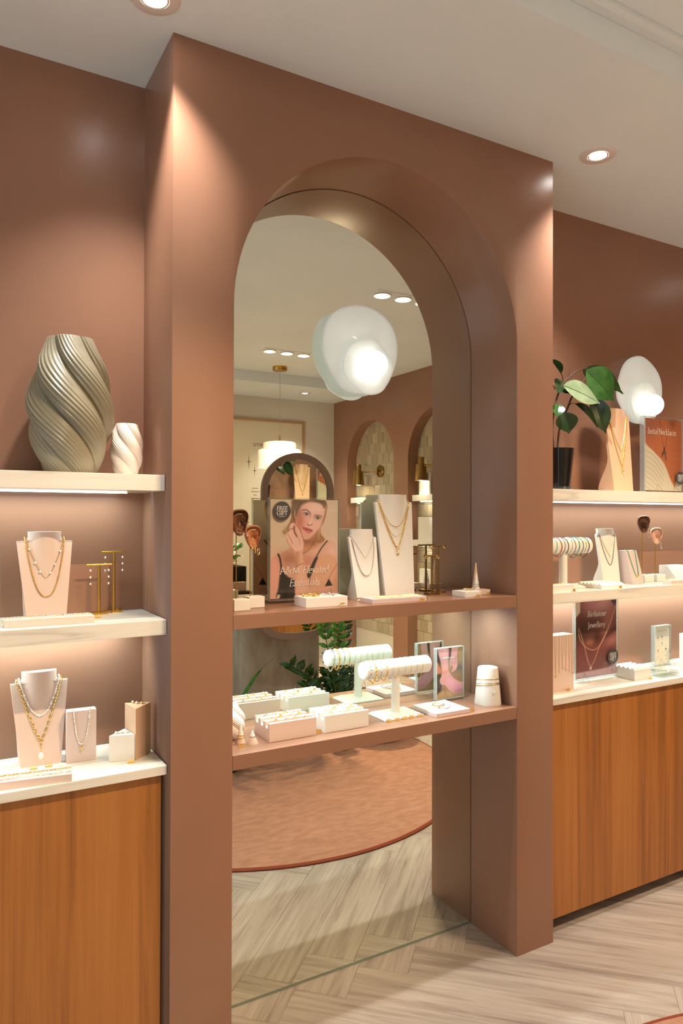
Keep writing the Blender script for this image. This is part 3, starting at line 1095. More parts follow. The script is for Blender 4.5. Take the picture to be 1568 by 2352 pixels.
XE = -2.35   # left end of the left run
shelf('thick marble shelf under the two twisted vases', 'marble', XE, -PO - 0.002, 0.056, BACK, ZT, 0.043, (W_STRIP_TOP, 0.05, 0.06, 0.225))
shelf('thick marble shelf with the bead necklace bust and pearl earrings', 'marble', XE, -PO - 0.002, 0.034, BACK, ZM, 0.040, (W_STRIP, 0.05, 0.06, 0.235))
shelf('thick marble shelf under the rubber plant and peach bust', 'marble', PO + 0.001, XR, 0.045, BACK, ZT - 0.006, 0.042, (W_STRIP_TOP * 0.85, 0.02, 0.05, 0.225))
shelf('thick marble shelf with the coloured cord bracelets', 'marble', PO + 0.001, XR, 0.032, BACK, ZM - 0.002, 0.040, (W_STRIP, 0.02, 0.05, 0.235))
shelf('upper terracotta shelf across the arch with the portrait sign', 'paint', -PI_ + 0.0006, PI_ - 0.0006, 0.0008, MIRY - 0.0005, ZAU, 0.0405, (W_ARCH, 0.06, 0.06, 0.12))
shelf('lower terracotta shelf across the arch with the ring blocks', 'paint', -PI_ + 0.0006, PI_ - 0.0006, 0.0008, MIRY - 0.0005, ZAL, 0.0405)

for side, x0, x1, lab in ((-1, XE, -PO - 0.003, 'left'), (1, PO + 0.002, XR, 'right')):
    w = tag(MB().box(x0, x1, 0.022, BACK, ZC - 0.024, ZC).build('worktop', 'marble', bevel=0.002), 'pale marble worktop on the %s oak cabinet' % lab, 'worktop')
    c = thing('cabinet', 'oak veneer cabinet under the %s marble worktop' % lab, 'cabinet')
    e = 0.006 if side < 0 else 0.0
    MB().box(x0, x1 - e - 0.004 if side < 0 else x1, 0.046, BACK - 0.003, 0.05, ZC - 0.0245).build('body', 'oak_veneer', c)
    MB().box(x0, x1 - e - 0.004 if side < 0 else x1, 0.040, 0.0462, 0.05, ZC - 0.0245).build('front_panel', 'oak_veneer', c, bevel=0.0012)
    MB().box(x0, x1 - e - 0.004 if side < 0 else x1, 0.11, BACK - 0.003, 0.0, 0.0498).build('toe_kick', 'kick_dark', c)


# ================================================================== display furniture
class Bust:
    """necklace bust: leaning chest panel, half-round neck, flared foot; faces -y, origin at the middle of its foot"""

    def __init__(s, label, mat, loc, H, ws, wb, hs, wn, zu, k=0.20, rz=0.0, th=0.012, foot=0.075, t0=-0.035, group=None, flare=1.06, wn0=None, parent_name='necklace_bust'):
        s.H, s.ws, s.wb, s.hs, s.wn, s.zu, s.k, s.t0 = H, ws, wb, hs, wn, zu, k, t0
        s.wn0 = wn0 or wn * 0.98
        s.flare = flare
        s.obj = thing(parent_name, label, 'bust', loc, rz, group)
        s.M = Matrix.Translation(Vector(loc)) @ Matrix.Rotation(rz, 4, 'Z')
        rows = [0.0, 0.004]
        rows += [hs * i / 16 for i in range(1, 16)] + [hs - 0.003, hs]
        zs = [(z, s.chest(z)) for z in rows] + [(hs + 0.0005, s.neck_w(hs) * 1.22), (hs + 0.004, s.neck_w(hs) * 1.09), (hs + 0.010, s.neck_w(hs) * 1.02)]
        for i in range(1, 7):
            z = hs + 0.010 + (H - hs - 0.010) * i / 6
            zs.append((z, s.neck_w(z)))
        N = 29
        v, f = [], []
        for z, hw in zs:
            us = [math.sin(math.pi / 2 * (-1 + 2 * i / (N - 1))) * 0.5 + 0.5 * (-1 + 2 * i / (N - 1)) for i in range(N)]
            yb = s.back(z, th, foot)
            for u in us:
                x = u * hw
                y = min(s.front(x, z), yb - 0.002)
                v.append((x, y, z))
            v.append((hw, yb, z))
            v.append((-hw, yb, z))
        K = N + 2
        for j in range(len(zs) - 1):
            for i in range(K):
                i2 = (i + 1) % K
                f.append((j * K + i, j * K + i2, (j + 1) * K + i2, (j + 1) * K + i))
        f.append(tuple(range(K))[::-1])
        f.append(tuple((len(zs) - 1) * K + i for i in range(K)))
        MB().add(v, f).build('body', mat, s.obj, smooth=38)

    def chest(s, z):
        return s.wb + (s.ws - s.wb) * min(1, z / s.hs)

    def neck_w(s, z):
        t = max(0.0, (z - s.hs * 0.6) / (s.H - s.hs * 0.6))
        return s.wn0 + (s.wn * s.flare - s.wn0) * t

    def panel(s, z):
        return s.t0 + s.k * z

    def back(s, z, th, foot):
        base = s.panel(z) + th
        t = max(0.0, 1 - z / (s.H * 0.42))
        t = t * t * (3 - 2 * t)
        if z > s.hs:
            base = s.panel(s.hs) + th + 0.10 * (z - s.hs)
        return base + (foot - th) * t * 0.9

    def front(s, x, z):
        p = s.panel(z)
        r = s.neck_w(z)
        if abs(x) < r:
            yn = s.panel(s.zu) + 0.75 * r * (1 - math.sqrt(max(0.0, 1 - (x / r) ** 2)))
            # soft union of panel and neck
            d = (yn - p) / 0.010
            if d > 1:
                return p
            if d < -1:
                return yn
            return min(p, yn) - 0.010 * 0.25 * (1 - abs(d)) ** 2
        return p if z <= s.hs else s.panel(s.hs) + 0.006

    def drape(s, xa, za, zl, power=2.0, x0=0.0, lift=0.002, n=40, sag=0.0):
        """necklace line in world space: from the shoulders down to zl"""
        out = []
        for i in range(n + 1):
            t = -1 + 2 * i / n
            x = x0 + xa * t
            z = zl + (za - zl) * (abs(t) ** power)
            out.append((x, z))
        P = []
        for x, z in out:
            zz = min(z, s.H)
            P.append(s.M @ Vector((x, s.front(x, zz) - lift, z)))
        # over the shoulder
        for end in (0, -1):
            x, z = out[end]
            q = s.M @ Vector((x * 1.0, s.front(x, min(z, s.H)) + 0.008, z + 0.004))
            if end == 0:
                P.insert(0, q)
            else:
                P.append(q)
        return P


def necklace(label, parts, cat='necklace', group=None):
    """parts: list of (name, MB, mat); the first is the thing's main strand"""
    if len(parts) == 1:
        n, m_, mt = parts[0]
        return tag(m_.build('necklace', mt, smooth=50), label, cat, group)
    t = thing('necklace', label, cat, (0, 0, 0), 0, group)
    for n, m_, mt in parts:
        m_.build(n, mt, t, smooth=50)
    return t


def drop(p, dz, dy=0.0):
    return (p[0], p[1] + dy, p[2] + dz)


def low(P):
    return min(P, key=lambda q: q.z)


TAG_LABELS = []


def price_tag(x, y, z, near, n=4, rz=0.0, price=None):
    """tiny gold price stand: bar with upright figures"""
    t = thing('price_tag', 'tiny gold price stand ' + near, 'price tag', (x, y, z), rz, 'tiny gold price stands')
    w = 0.0046 * n
    MB().box(-w / 2, w / 2, -0.0030, 0.0030, 0.0, 0.0030).build('bar', 'gold', t, bevel=0.0006, bseg=1)
    for k in range(n):
        x0 = -w / 2 + (k + 0.5) * w / n
        h = 0.0062 + 0.0006 * ((k * 7 + int(abs(x) * 1000)) % 3)
        fig = MB()
        if price:
            ch = price[k]
            segs = {'1': 'bc', '2': 'abged', '5': 'afgcd', '$': 'afgcd'}[ch]
            a, hh = 0.0015, 0.0068
            pos = {'a': ((-a, hh), (a, hh)), 'b': ((a, hh), (a, hh / 2)), 'c': ((a, hh / 2), (a, 0)), 'd': ((-a, 0), (a, 0)), 'e': ((-a, 0), (-a, hh / 2)), 'f': ((-a, hh / 2), (-a, hh)), 'g': ((-a, hh / 2), (a, hh / 2))}
            for q in segs:
                (xa, za), (xb, zb) = pos[q]
                fig.tube([(x0 + xa, 0, 0.0032 + za), (x0 + xb, 0, 0.0032 + zb)], 0.0006, 4)
            if ch == '$':
                fig.tube([(x0, 0, 0.0028), (x0, 0, 0.0110)], 0.0004, 4)
        else:
            fig.box(x0 - 0.0014, x0 + 0.0014, -0.0008, 0.0008, 0.003, 0.003 + h)
        fig.build('figure', 'gold', t)
    return t


def block(name, label, mat, x0, x1, y0, y1, z0, h, cat='display block', group=None, bev=0.0012, rz=0.0):
    o = MB().box(-(x1 - x0) / 2, (x1 - x0) / 2, -(y1 - y0) / 2, (y1 - y0) / 2, 0, h).build(name, mat, bevel=bev)
    o.location = ((x0 + x1) / 2, (y0 + y1) / 2, z0)
    o.rotation_euler = (0, 0, rz)
    return tag(o, label, cat, group)


def ring_at(label, c, r, wire, nrm, mat, group, stone=None):
    mb_ = MB().ring(c, r, wire, nrm, 22, 6)
    if stone is None:
        return tag(mb_.build('ring', mat, smooth=60), label, 'ring', group)
    t = thing('ring', label, 'ring', (0, 0, 0), 0, group)
    mb_.build('band', mat, t, smooth=60)
    top = Vector(c) + Vector((0, 0, r + wire))
    MB().sphere(top, stone[0], 8, 6).build('stone', stone[1], t, smooth=30)
    return t


def groove_block(label, mat, x0, x1, y0, y1, z0, h, n=3, rg=0.0085):
    """ring block: half-round grooves run along x"""
    D = y1 - y0
    prof = [(y0, z0), (y1, z0), (y1, z0 + h)]
    pitch = D / (n + 0.15)
    cs = [y1 - pitch * (i + 0.55) for i in range(n)]
    for c in cs:
        prof.append((c + rg + 0.0004, z0 + h))
        for k in range(0, 9):
            a = math.pi * k / 8
            prof.append((c + rg * math.cos(a), z0 + h - 0.008 - rg * math.sin(a) * 1.1))
        prof.append((c - rg - 0.0004, z0 + h))
    prof.append((y0, z0 + h))
    o = MB().prism(prof, 'x', x0, x1).build('ring_block', mat, smooth=25)
    tag(o, label, 'ring block')
    return cs


def zig_block(label, mat, x0, x1, y0, y1, z0, h, n, amp, axis='x', slope=0.0):
    """jewellery block with a row of v-grooves running back along y, stepped in x"""
    prof = [(x0, z0), (x1, z0), (x1, z0 + h)]
    for i in range(n):
        a = x1 - (x1 - x0) * (i + 0.5) / n
        b_ = x1 - (x1 - x0) * (i + 1) / n
        prof += [(a, z0 + h - amp), (b_, z0 + h)]
    return prof


def cone(name, label, mat, x, y, z, r, h, rt=0.0012, cat='ring cone', group=None):
    o = MB().lathe([(r, 0), (r * 1.0, 0.002), (rt + (r - rt) * 0.02, h * 0.985), (rt * 0.5, h)], 28).build(name, mat, smooth=40)
    o.location = (x, y, z)
    return tag(o, label, cat, group)


def t_stand(label, x, y, z, h, w, mat='brass', base=(0.042, 0.036), group='T-shaped earring stands'):
    t = thing('earring_stand', label, 'earring stand', (x, y, z), 0, group)
    MB().box(-base[0] / 2, base[0] / 2, -base[1] / 2, base[1] / 2, 0, 0.006).build('base_plate', mat, t, bevel=0.001)
    MB().tube([(0, 0, 0.0055), (0, 0, h - 0.002)], 0.0038, 12).build('post', mat, t, smooth=50)
    MB().tube([(-w / 2, 0, h), (w / 2, 0, h)], 0.0028, 10).build('crossbar', mat, t, smooth=50)
    return t


def pearl_drop(label, x, y, z, group, n=3, step=0.0185):
    t = thing('earring', label, 'earring', (x, y, z), 0, group)
    MB().tube([(0, 0.0005, 0.0030), (0, -0.0036, 0.0012), (0, -0.0036, -step * n)], 0.00045, 5).build('wire', 'gold_soft', t)
    for k in range(n):
        MB().sphere((0, -0.0036, -step * (k + 0.85)), 0.0031, 10, 8, (0.85, 0.85, 1.15)).build('pearl', 'pearl', t, smooth=180)
    return t


def hoop(label, x, y, z, r, wire, mat, group, nrm=(0.35, -1, 0)):
    return tag(MB().ring((x, y, z), r, wire, nrm, 24, 6).build('earring', mat, smooth=60), label, 'earring', group)


def ear_mesh():
    """outer ear in the xz plane, facing -y: helix rim, antihelix, concha, tragus, lobe; unit height"""
    outl = spline([(0.02, .50), (.20, .485), (.32, .38), (.355, .20), (.31, .02), (.27, -.10), (.235, -.24), (.20, -.36), (.12, -.47), (.0, -.50), (-.10, -.44), (-.20, -.30), (-.29, -.10), (-.345, .12), (-.32, .33), (-.19, .465)], 4, True)
    n = len(outl)
    c = np.array([0.02, 0.02])
    rings = [0.0, .14, .28, .42, .54, .64, .73, .80, .86, .91, .96, 1.0]
    v, f = [], []

    def hgt(q, x, z):
        lobe = max(0.0, min(1.0, (-.22 - z) / .14))
        rim = math.exp(-((q - .90) / .075) ** 2) * 0.19
        scap = -0.06 * math.exp(-((q - .76) / .06) ** 2)
        anti = 0.10 * math.exp(-((q - .60) / .09) ** 2) * (1 if x < 0.12 else 0.3)
        conc = -0.26 * math.exp(-(((x - .07) / .14) ** 2 + ((z + .06) / .17) ** 2))
        crus = 0.03 * math.exp(-(((x - .13) / .10) ** 2 + ((z - .10) / .04) ** 2))
        trag = 0.16 * math.exp(-(((x - .235) / .055) ** 2 + ((z + .10) / .09) ** 2))
        atra = 0.09 * math.exp(-(((x - .06) / .08) ** 2 + ((z + .27) / .05) ** 2))
        h = (rim + scap + anti) * (1 - lobe) + lobe * 0.06 + conc + crus + trag + atra
        edge = max(0.0, (q - .95) / .05)
        return 0.16 + h - 0.10 * edge
    for q in rings:
        for (x, z) in outl:
            X, Z = c[0] + (x - c[0]) * q, c[1] + (z - c[1]) * q
            v.append((X, -hgt(q, X, Z), Z))
    K = len(rings)
    for j in range(K - 1):
        for i in range(n):
            i2 = (i + 1) % n
            f.append((j * n + i, j * n + i2, (j + 1) * n + i2, (j + 1) * n + i))
    o = len(v)
    for (x, z) in outl:
        v.append((x * .9, 0.05, z * .92))
    for i in range(n):
        i2 = (i + 1) % n
        f.append(((K - 1) * n + i, (K - 1) * n + i2, o + i2, o + i))
    f.append(tuple(o + i for i in range(n)))
    m_ = MB().add(v, f)
    me_ = m_.mesh('ear', 180)
    bm = bmesh.new()
    bm.from_mesh(me_)
    bmesh.ops.remove_doubles(bm, verts=bm.verts, dist=1e-5)
    bm.to_mesh(me_)
    bm.free()
    return me_


EAR = ear_mesh()


def ear_stand(label, x, y, z, hpost, eh, mat, rz, base, lean=(0, 0), flip=1, turn=0.0):
    """silicone ear on a brass rod in a scalloped plaster foot"""
    t = thing('ear_display', label, 'ear display', (x, y, z), rz)
    bw, bd, bh = base
    MB().box(-bw / 2, bw / 2, -bd / 2, bd / 2, 0, bh).build('foot', 'display_white', t, bevel=0.003, bseg=3)
    MB().tube([(lean[0], lean[1], bh - 0.001), (lean[0], lean[1], hpost)], 0.0016, 8).build('rod', 'brass', t, smooth=60)
    me_ = EAR.copy()
    me_.materials.clear()
    me_.materials.append(MATS[mat])
    e = obj('ear', me_, t, (lean[0] + 0.10 * eh * flip, lean[1] + 0.002, hpost + eh * 0.42), turn)
    e.scale = (eh * flip, eh * 1.0, eh)
    return t, e


def bracelet_bar(label, loc, rz, L, rad, hc, base=(0.15, 0.10), post=0.014, mat='display_suede'):
    t = thing('bracelet_stand', label, 'bracelet stand', loc, rz)
    bw, bd = base
    bz = MB()
    bz.add([(-bw / 2, -bd / 2, 0), (bw / 2, -bd / 2, 0), (bw / 2, bd / 2, 0), (-bw / 2, bd / 2, 0),
            (-bw / 2, -bd / 2, .005), (bw / 2, -bd / 2, .005), (bw / 2, bd / 2, .005), (-bw / 2, bd / 2, .005),
            (-bw / 2 + .014, -bd / 2 + .014, .012), (bw / 2 - .014, -bd / 2 + .014, .012), (bw / 2 - .014, bd / 2 - .014, .012), (-bw / 2 + .014, bd / 2 - .014, .012)],
           [(3, 2, 1, 0)] + [(i, (i + 1) % 4, 4 + (i + 1) % 4, 4 + i) for i in range(4)] + [(4 + i, 4 + (i + 1) % 4, 8 + (i + 1) % 4, 8 + i) for i in range(4)] + [(8, 9, 10, 11)])
    bz.build('base', mat, t, bevel=0.0008, bseg=1)
    MB().tube([(0, 0, 0.0115), (0, 0, hc - rad * 0.8)], post, 24).build('post', mat, t, smooth=50)
    prof = [(0.4 * rad, 0), (0.86 * rad, 0.0015), (rad, 0.006)] + [(rad, L - 0.006), (0.86 * rad, L - 0.0015), (0.4 * rad, L)]
    MB().lathe(prof, 40).xf(Matrix.Translation((-L / 2, 0, hc)) @ Matrix.Rotation(R(90), 4, 'Y')).build('bar', mat, t, smooth=40)
    return Matrix.Translation(Vector(loc)) @ Matrix.Rotation(rz, 4, 'Z')


def bracelet(label, M4, x, hc, rad, hang, wire, mat, group, kind='cord', link=0.006, lean=0.0, charm=None):
    """loop over the bar at local x, hanging a little below it"""
    pts = []
    for i in range(40):
        a = 2 * math.pi * i / 40
        r = rad + wire + 0.0004
        y, z = r * math.cos(a), r * math.sin(a)
        if z < 0:
            z *= 1 + hang / rad * abs(math.sin(a)) ** 2
            y *= 1 - 0.16 * abs(math.sin(a)) ** 2
        pts.append(M4 @ Vector((x + lean * (z / rad), y, hc + z)))
    m_ = MB()
    if kind == 'chain':
        m_.chain(pts + [pts[0]], link, wire)
    elif kind == 'bead':
        m_.beads(pts + [pts[0]], wire, 1.0, 6, 5)
    else:
        m_.tube(pts, wire, 5, closed=True)
    if charm is None:
        return tag(m_.build('bracelet', mat, smooth=60), label, 'bracelet', group)
    t = thing('bracelet', label, 'bracelet', (0, 0, 0), 0, group)
    m_.build('strand', mat, t, smooth=60)
    q = MB()
    for (ang, rr, sq) in charm[0]:
        a = R(ang)
        r = rad + wire + rr
        p = M4 @ Vector((x, r * math.cos(a), hc + r * math.sin(a)))
        q.sphere(p, rr, 8, 6)
    q.build('charm', charm[1], t, smooth=60)
    return t


def sign(label, loc, w, h, th, sheet, rz=0.0, tilt=0.0, margin=(0.012, 0.012), rise=0.010, feet=(), both=True, cat='sign', name='acrylic_sign'):
    """print held in a clear acrylic block on little acrylic easel feet; origin: middle of its front lower edge"""
    t = thing(name, label, cat, loc, rz)
    T = Matrix.Translation((0, 0, rise)) @ Matrix.Rotation(tilt, 4, 'X')
    MB().box(-w / 2, w / 2, 0, th, 0, h).xf(T).build('acrylic_block', 'acrylic', t, bevel=0.0012, bseg=1)
    rim = MB()
    for (xa, xb, za, zb) in ((-w / 2, -w / 2, 0, h), (w / 2, w / 2, 0, h), (-w / 2, w / 2, 0, 0), (-w / 2, w / 2, h, h)):
        dx, dz = (0.0004 if xa == xb else 0.0), (0.0004 if za == zb else 0.0)
        rim.box(min(xa, xb) - dx, max(xa, xb) + dx, 0.0012, th - 0.0012, za - dz, zb + dz)
    rim.xf(T).build('edge_highlight', 'acrylic_rim', t)
    pw, ph = w - 2 * margin[0], h - 2 * margin[1]
    me_ = sheet.mesh('print', pw, ph)
    p = obj('print', me_, t)
    p.matrix_local = T @ Matrix.Translation((0, th * 0.32, margin[1]))
    if both:
        q = obj('print', me_, t)
        q.matrix_local = T @ Matrix.Translation((0, th * 0.40, margin[1])) @ Matrix.Rotation(math.pi, 4, 'Z')
    MB().box(-pw / 2, pw / 2, th * 0.33, th * 0.39, margin[1], margin[1] + ph).xf(T).build('card', 'print_paper', t)
    for fx in feet:
        f_ = MB()
        # a little A-shaped foot: upright lip in front, strut to the shelf
        a, e = 0.0022, 0.0032
        f_.tube([(fx, -0.004, rise * 0.4), (fx, -0.006, rise + 0.030)], a, 6)
        f_.tube([(fx, -0.006, rise + 0.031), (fx + 0.004, -0.030, 0.0022)], a, 6)
        f_.tube([(fx, -0.004, rise * 0.55), (fx, th + 0.012, rise * 0.45)], a, 6)
        f_.tube([(fx, th + 0.012, rise * 0.45), (fx, th + 0.020, 0.0022)], a, 6)
        f_.build('easel_foot', 'acrylic_edge', t, smooth=60)
    return t, T


def lettering(parent, T, mb_, mat, y):
    o = mb_.build('lettering', mat, parent)
    o.matrix_local = T @ Matrix.Translation((0, y, 0))
    return o


def sticker(parent, T, x, z, r, y, sizes=(0.0175,), line=True):
    s_ = MB().lathe([(r, 0), (r, 0.0012)], 48).xf(Matrix.Rotation(R(90), 4, 'X')).build('sticker', 'sticker_grey', parent, smooth=40)
    s_.matrix_local = T @ Matrix.Translation((x, y, z))
    m_ = MB()
    s0 = r * 0.63
    w1 = text_width('FREE', .92) * s0
    write(m_, 'FREE', -w1 / 2 - .06 * s0, 0.08 * r, s0, True, 1.15, .92)
    w2 = text_width('GIFT', .92) * s0
    write(m_, 'GIFT', -w2 / 2, -0.42 * r, s0, False, 1.15, .92)
    # the small line of print under it is too fine to read
    for k in range(9):
        m_.add([(r * (-.34 + .076 * k), 0, -.60 * r), (r * (-.34 + .076 * k + .06), 0, -.60 * r), (r * (-.34 + .076 * k + .06), 0, -.56 * r), (r * (-.34 + .076 * k), 0, -.56 * r)], [(0, 1, 2, 3)])
    l_ = m_.build('lettering', 'letter_white', s_)
    l_.matrix_local = Matrix.Translation((0, -0.0015, 0))
    return s_


# ------------------------------------------------------------------ twisted vases
def twisted_vase(name, label, mat, loc, H, prof, lobes, twist, amp, fine, famp, seg, rows, rot=0.0):
    v, f = [], []
    zs = [i / rows for i in range(rows + 1)]
    pz = [p[0] for p in prof]
    pr = [p[1] for p in prof]
    ctrl = spline([(a, b_) for a, b_ in prof], 10)
    cz = np.array([c[0] for c in ctrl])
    cr = np.array([c[1] for c in ctrl])
    for t in zs:
        r0 = float(np.interp(t, cz, cr))
        env = min(1.0, 0.35 + t * 3.0, 0.55 + (1 - t) * 3.0)
        for k in range(seg):
            # columns follow the twist, so every rib runs along an edge loop
            a = 2 * math.pi * k / seg - twist * (t - 0.2 * t * t) * 1.2 - rot
            q = (k * lobes % seg) / seg
            # each lobe swells up from a deep groove and carries fine ribs on its steep side
            lob = math.sin(math.pi * q ** 0.75) ** 0.9 if 0 < q < 1 else 0.0
            rib = math.sin(2 * math.pi * q * fine) * (1 - q) ** 0.6
            r = r0 * (1 + env * (amp * (lob - 0.6) + famp * rib))
            v.append((r * math.cos(a), r * math.sin(a), t * H))
    for j in range(rows):
        for k in range(seg):
            k2 = (k + 1) % seg
            f.append((j * seg + k, j * seg + k2, (j + 1) * seg + k2, (j + 1) * seg + k))
    f.append(tuple(range(seg))[::-1])
    # rim and inside
    o = len(v)
    base = rows * seg
    for s_, dz in ((0.93, 0.0), (0.88, -0.04), (0.95, -0.25)):
        for k in range(seg):
            x, y, z = v[base + k]
            v.append((x * s_, y * s_, z + dz * H))
    for k in range(seg):
        k2 = (k + 1) % seg
        f.append((base + k, base + k2, o + k2, o + k))
        for j in range(2):
            f.append((o + j * seg + k, o + j * seg + k2, o + (j + 1) * seg + k2, o + (j + 1) * seg + k))
    f.append(tuple(o + 2 * seg + k for k in range(seg)))
    ob = MB().add(v, f).build(name, mat, smooth=70)
    ob.location = loc
    return tag(ob, label, 'vase')


# ================================================================== printed pictures on the signs
def portrait():
    s = Sheet(140, 200, 1880 / 1310, (203, 170, 126))

    def c(pts):
        return [((x - 140) / 1310, (y - 130) / 1880) for x, y in pts]

    def cb(x, y):
        return (x - 140) / 1310, (y - 130) / 1880
    sk, sk_d, sk_l = (206, 146, 108), (160, 100, 66), (230, 178, 144)
    s.blob(*cb(1000, 300), .7, .7, (212, 182, 140), .6)
    # hair behind
    s.poly(c([(620, 120), (545, 230), (522, 350), (535, 450), (500, 560), (430, 680), (368, 742), (400, 790), (470, 745), (560, 700), (640, 610), (665, 420), (690, 200)]), (122, 88, 56))
    s.blob(*cb(430, 725), .05, .07, (178, 130, 82), .9, 30)
    s.line(c([(590, 200), (560, 400), (540, 540), (440, 700)]), .010, (160, 118, 78), .6)
    s.poly(c([(1000, 120), (1150, 135), (1236, 220), (1215, 400), (1170, 560), (1122, 650), (1105, 780), (1195, 912), (1070, 982), (985, 925), (948, 850), (990, 700), (1100, 500), (1130, 300)]), (156, 102, 58))
    s.line(c([(1190, 250), (1160, 480), (1080, 700), (1060, 900)]), .012, (206, 150, 96), .6)
    s.line(c([(1215, 260), (1185, 440), (1120, 620)]), .010, (130, 86, 52), .7)
    # torso, neck, arms
    s.poly(c([(130, 1300), (200, 1215), (300, 1165), (420, 1110), (520, 1040), (640, 1000), (770, 940), (960, 920), (1080, 985), (1200, 940), (1290, 925), (1370, 965), (1420, 1060), (1445, 1300), (1450, 1700), (1460, 2030), (120, 2030), (110, 1600)]), sk)
    s.poly(c([(740, 800), (960, 780), (970, 930), (1010, 1000), (880, 1090), (740, 1150)]), (196, 126, 84), .02)
    s.blob(*cb(830, 935), .14, .06, (138, 78, 48), .9)
    s.blob(*cb(960, 900), .06, .10, (150, 88, 54), .7)
    s.blob(*cb(480, 1250), .16, .12, (150, 92, 62), .7)
    s.blob(*cb(830, 1330), .10, .16, (190, 116, 80), .6)
    s.blob(*cb(1330, 1150), .12, .22, sk_l, .7)
    s.blob(*cb(1000, 1120), .12, .05, sk_l, .4, -30)
    s.blob(*cb(230, 1500), .09, .3, (222, 146, 116), .7)
    s.blob(*cb(1400, 1750), .08, .22, (196, 136, 92), .7)
    # top and straps
    dark = (48, 40, 34)
    s.poly(c([(340, 1390), (395, 1520), (480, 1610), (590, 1650), (650, 1700), (660, 2030), (270, 2030), (292, 1800), (312, 1600)]), dark, .012)
    s.line(c([(285, 1170), (318, 1250), (345, 1420)]), .012, (44, 34, 30))
    s.line(c([(1235, 930), (1120, 1070), (1030, 1220)]), .009, (52, 38, 32))
    s.poly(c([(1022, 1215), (1052, 1258), (985, 1430), (905, 1620), (858, 1655), (822, 1600), (900, 1440), (970, 1290)]), dark, .008, curve=False)
    # far arm and its crease
    s.poly(c([(1060, 1300), (1250, 1180), (1420, 1300), (1420, 1600), (1200, 1900), (1000, 2030), (860, 2030), (890, 1800), (960, 1560)]), (212, 150, 106), .03)
    s.line(c([(900, 1640), (880, 1760), (885, 1870)]), .010, (150, 92, 60), .8)
    s.line(c([(1440, 1380), (1330, 1560), (1250, 1700)]), .010, (170, 112, 76), .6)
    s.poly(c([(1270, 1675), (1345, 1812), (1188, 1818)]), (40, 34, 30), .006, curve=False)
    # forearm and hand
    s.poly(c([(590, 1090), (745, 1060), (758, 1250), (790, 1430), (850, 1640), (888, 1800), (900, 2030), (640, 2030), (600, 1800), (600, 1650), (640, 1400), (610, 1230)]), (216, 154, 112), .012)
    s.blob(*cb(640, 1250), .035, .2, sk_d, .5)
    s.blob(*cb(720, 1750), .06, .25, sk_l, .4)
    # face
    s.poly(c([(640, 400), (690, 265), (770, 195), (900, 155), (1050, 170), (1140, 250), (1178, 380), (1150, 470), (1120, 565), (1062, 690), (985, 785), (905, 860), (825, 895), (755, 870), (700, 790), (640, 650), (612, 520)]), (222, 164, 132), .012)
    s.blob(*cb(1010, 300), .16, .12, (232, 184, 146), .8)
    s.blob(*cb(1020, 600), .12, .12, (230, 172, 136), .7)
    s.blob(*cb(690, 560), .075, .16, (190, 104, 78), .85)
    s.blob(*cb(660, 330), .05, .12, (150, 96, 66), .7)
    s.blob(*cb(850, 830), .10, .05, (206, 142, 106), .7)
    # hair over the brow
    s.poly(c([(590, 120), (1120, 120), (1215, 180), (1180, 290), (1120, 215), (1000, 178), (880, 175), (770, 215), (690, 290), (640, 400), (600, 520), (560, 500), (538, 400), (540, 270)]), (118, 86, 62), .014)
    s.line(c([(700, 250), (800, 170), (960, 140)]), .010, (150, 112, 82), .7)
    s.line(c([(640, 330), (720, 200), (850, 135)]), .008, (86, 62, 44), .7)
    # brows, eyes, nose, lips
    s.line(c([(742, 335), (810, 322), (860, 348), (895, 388)]), .0095, (112, 72, 52), .75)
    s.line(c([(985, 428), (1050, 430), (1120, 450)]), .0085, (120, 78, 56), .75)
    for (x, y, a) in ((820, 408, 12), (1040, 484, 14)):
        s.blob(*cb(x, y), .050, .026, (150, 100, 80), .8, a)
        s.blob(*cb(x, y + 4), .036, .015, (206, 190, 178), .9, a)
        s.blob(*cb(x + 4, y), .018, .019, (62, 58, 62), 1.0, 0, 2)
        s.line(c([(x - 55, y - 12), (x, y - 26), (x + 58, y + 4)]), .0048, (70, 46, 38), .85)
    s.line(c([(905, 410), (880, 520), (850, 605)]), .012, (196, 128, 96), .6)
    s.blob(*cb(895, 560), .025, .06, (238, 190, 156), .7)
    s.line(c([(840, 606), (880, 628), (935, 608)]), .008, (150, 84, 66), .85)
    s.poly(c([(742, 662), (800, 664), (848, 672), (890, 690), (948, 726), (910, 768), (850, 776), (796, 736)]), (192, 92, 78), .008)
    s.line(c([(750, 668), (830, 702), (940, 728)]), .006, (118, 48, 44), .9)
    s.blob(*cb(862, 748), .03, .012, (220, 128, 112), .7)
    # hand against the cheek
    hd = (224, 168, 136)
    s.poly(c([(495, 650), (525, 590), (572, 572), (590, 610), (575, 690), (598, 770), (645, 840), (700, 900), (765, 940), (768, 1010), (745, 1090), (600, 1120), (520, 1035), (455, 950), (440, 880), (470, 800), (492, 735)]), hd, .008)
    s.poly(c([(588, 640), (606, 590), (640, 612), (690, 700), (740, 820), (768, 935), (700, 950), (650, 860), (618, 740)]), (224, 164, 128), .008)
    s.line(c([(586, 650), (590, 740), (640, 840)]), .012, (120, 70, 48), .85)
    s.line(c([(478, 800), (520, 900), (560, 980)]), .008, (176, 112, 80), .6)
    s.line(c([(612, 592), (690, 700), (740, 820), (770, 935)]), .007, (146, 88, 60), .7)
    s.line(c([(440, 880), (470, 960), (530, 1040), (590, 1110)]), .007, (170, 108, 74), .6)
    s.line(c([(640, 840), (690, 920), (700, 1000)]), .007, (186, 122, 88), .6)
    s.blob(*cb(612, 615), .016, .030, (206, 136, 128), .9, -20, 2)
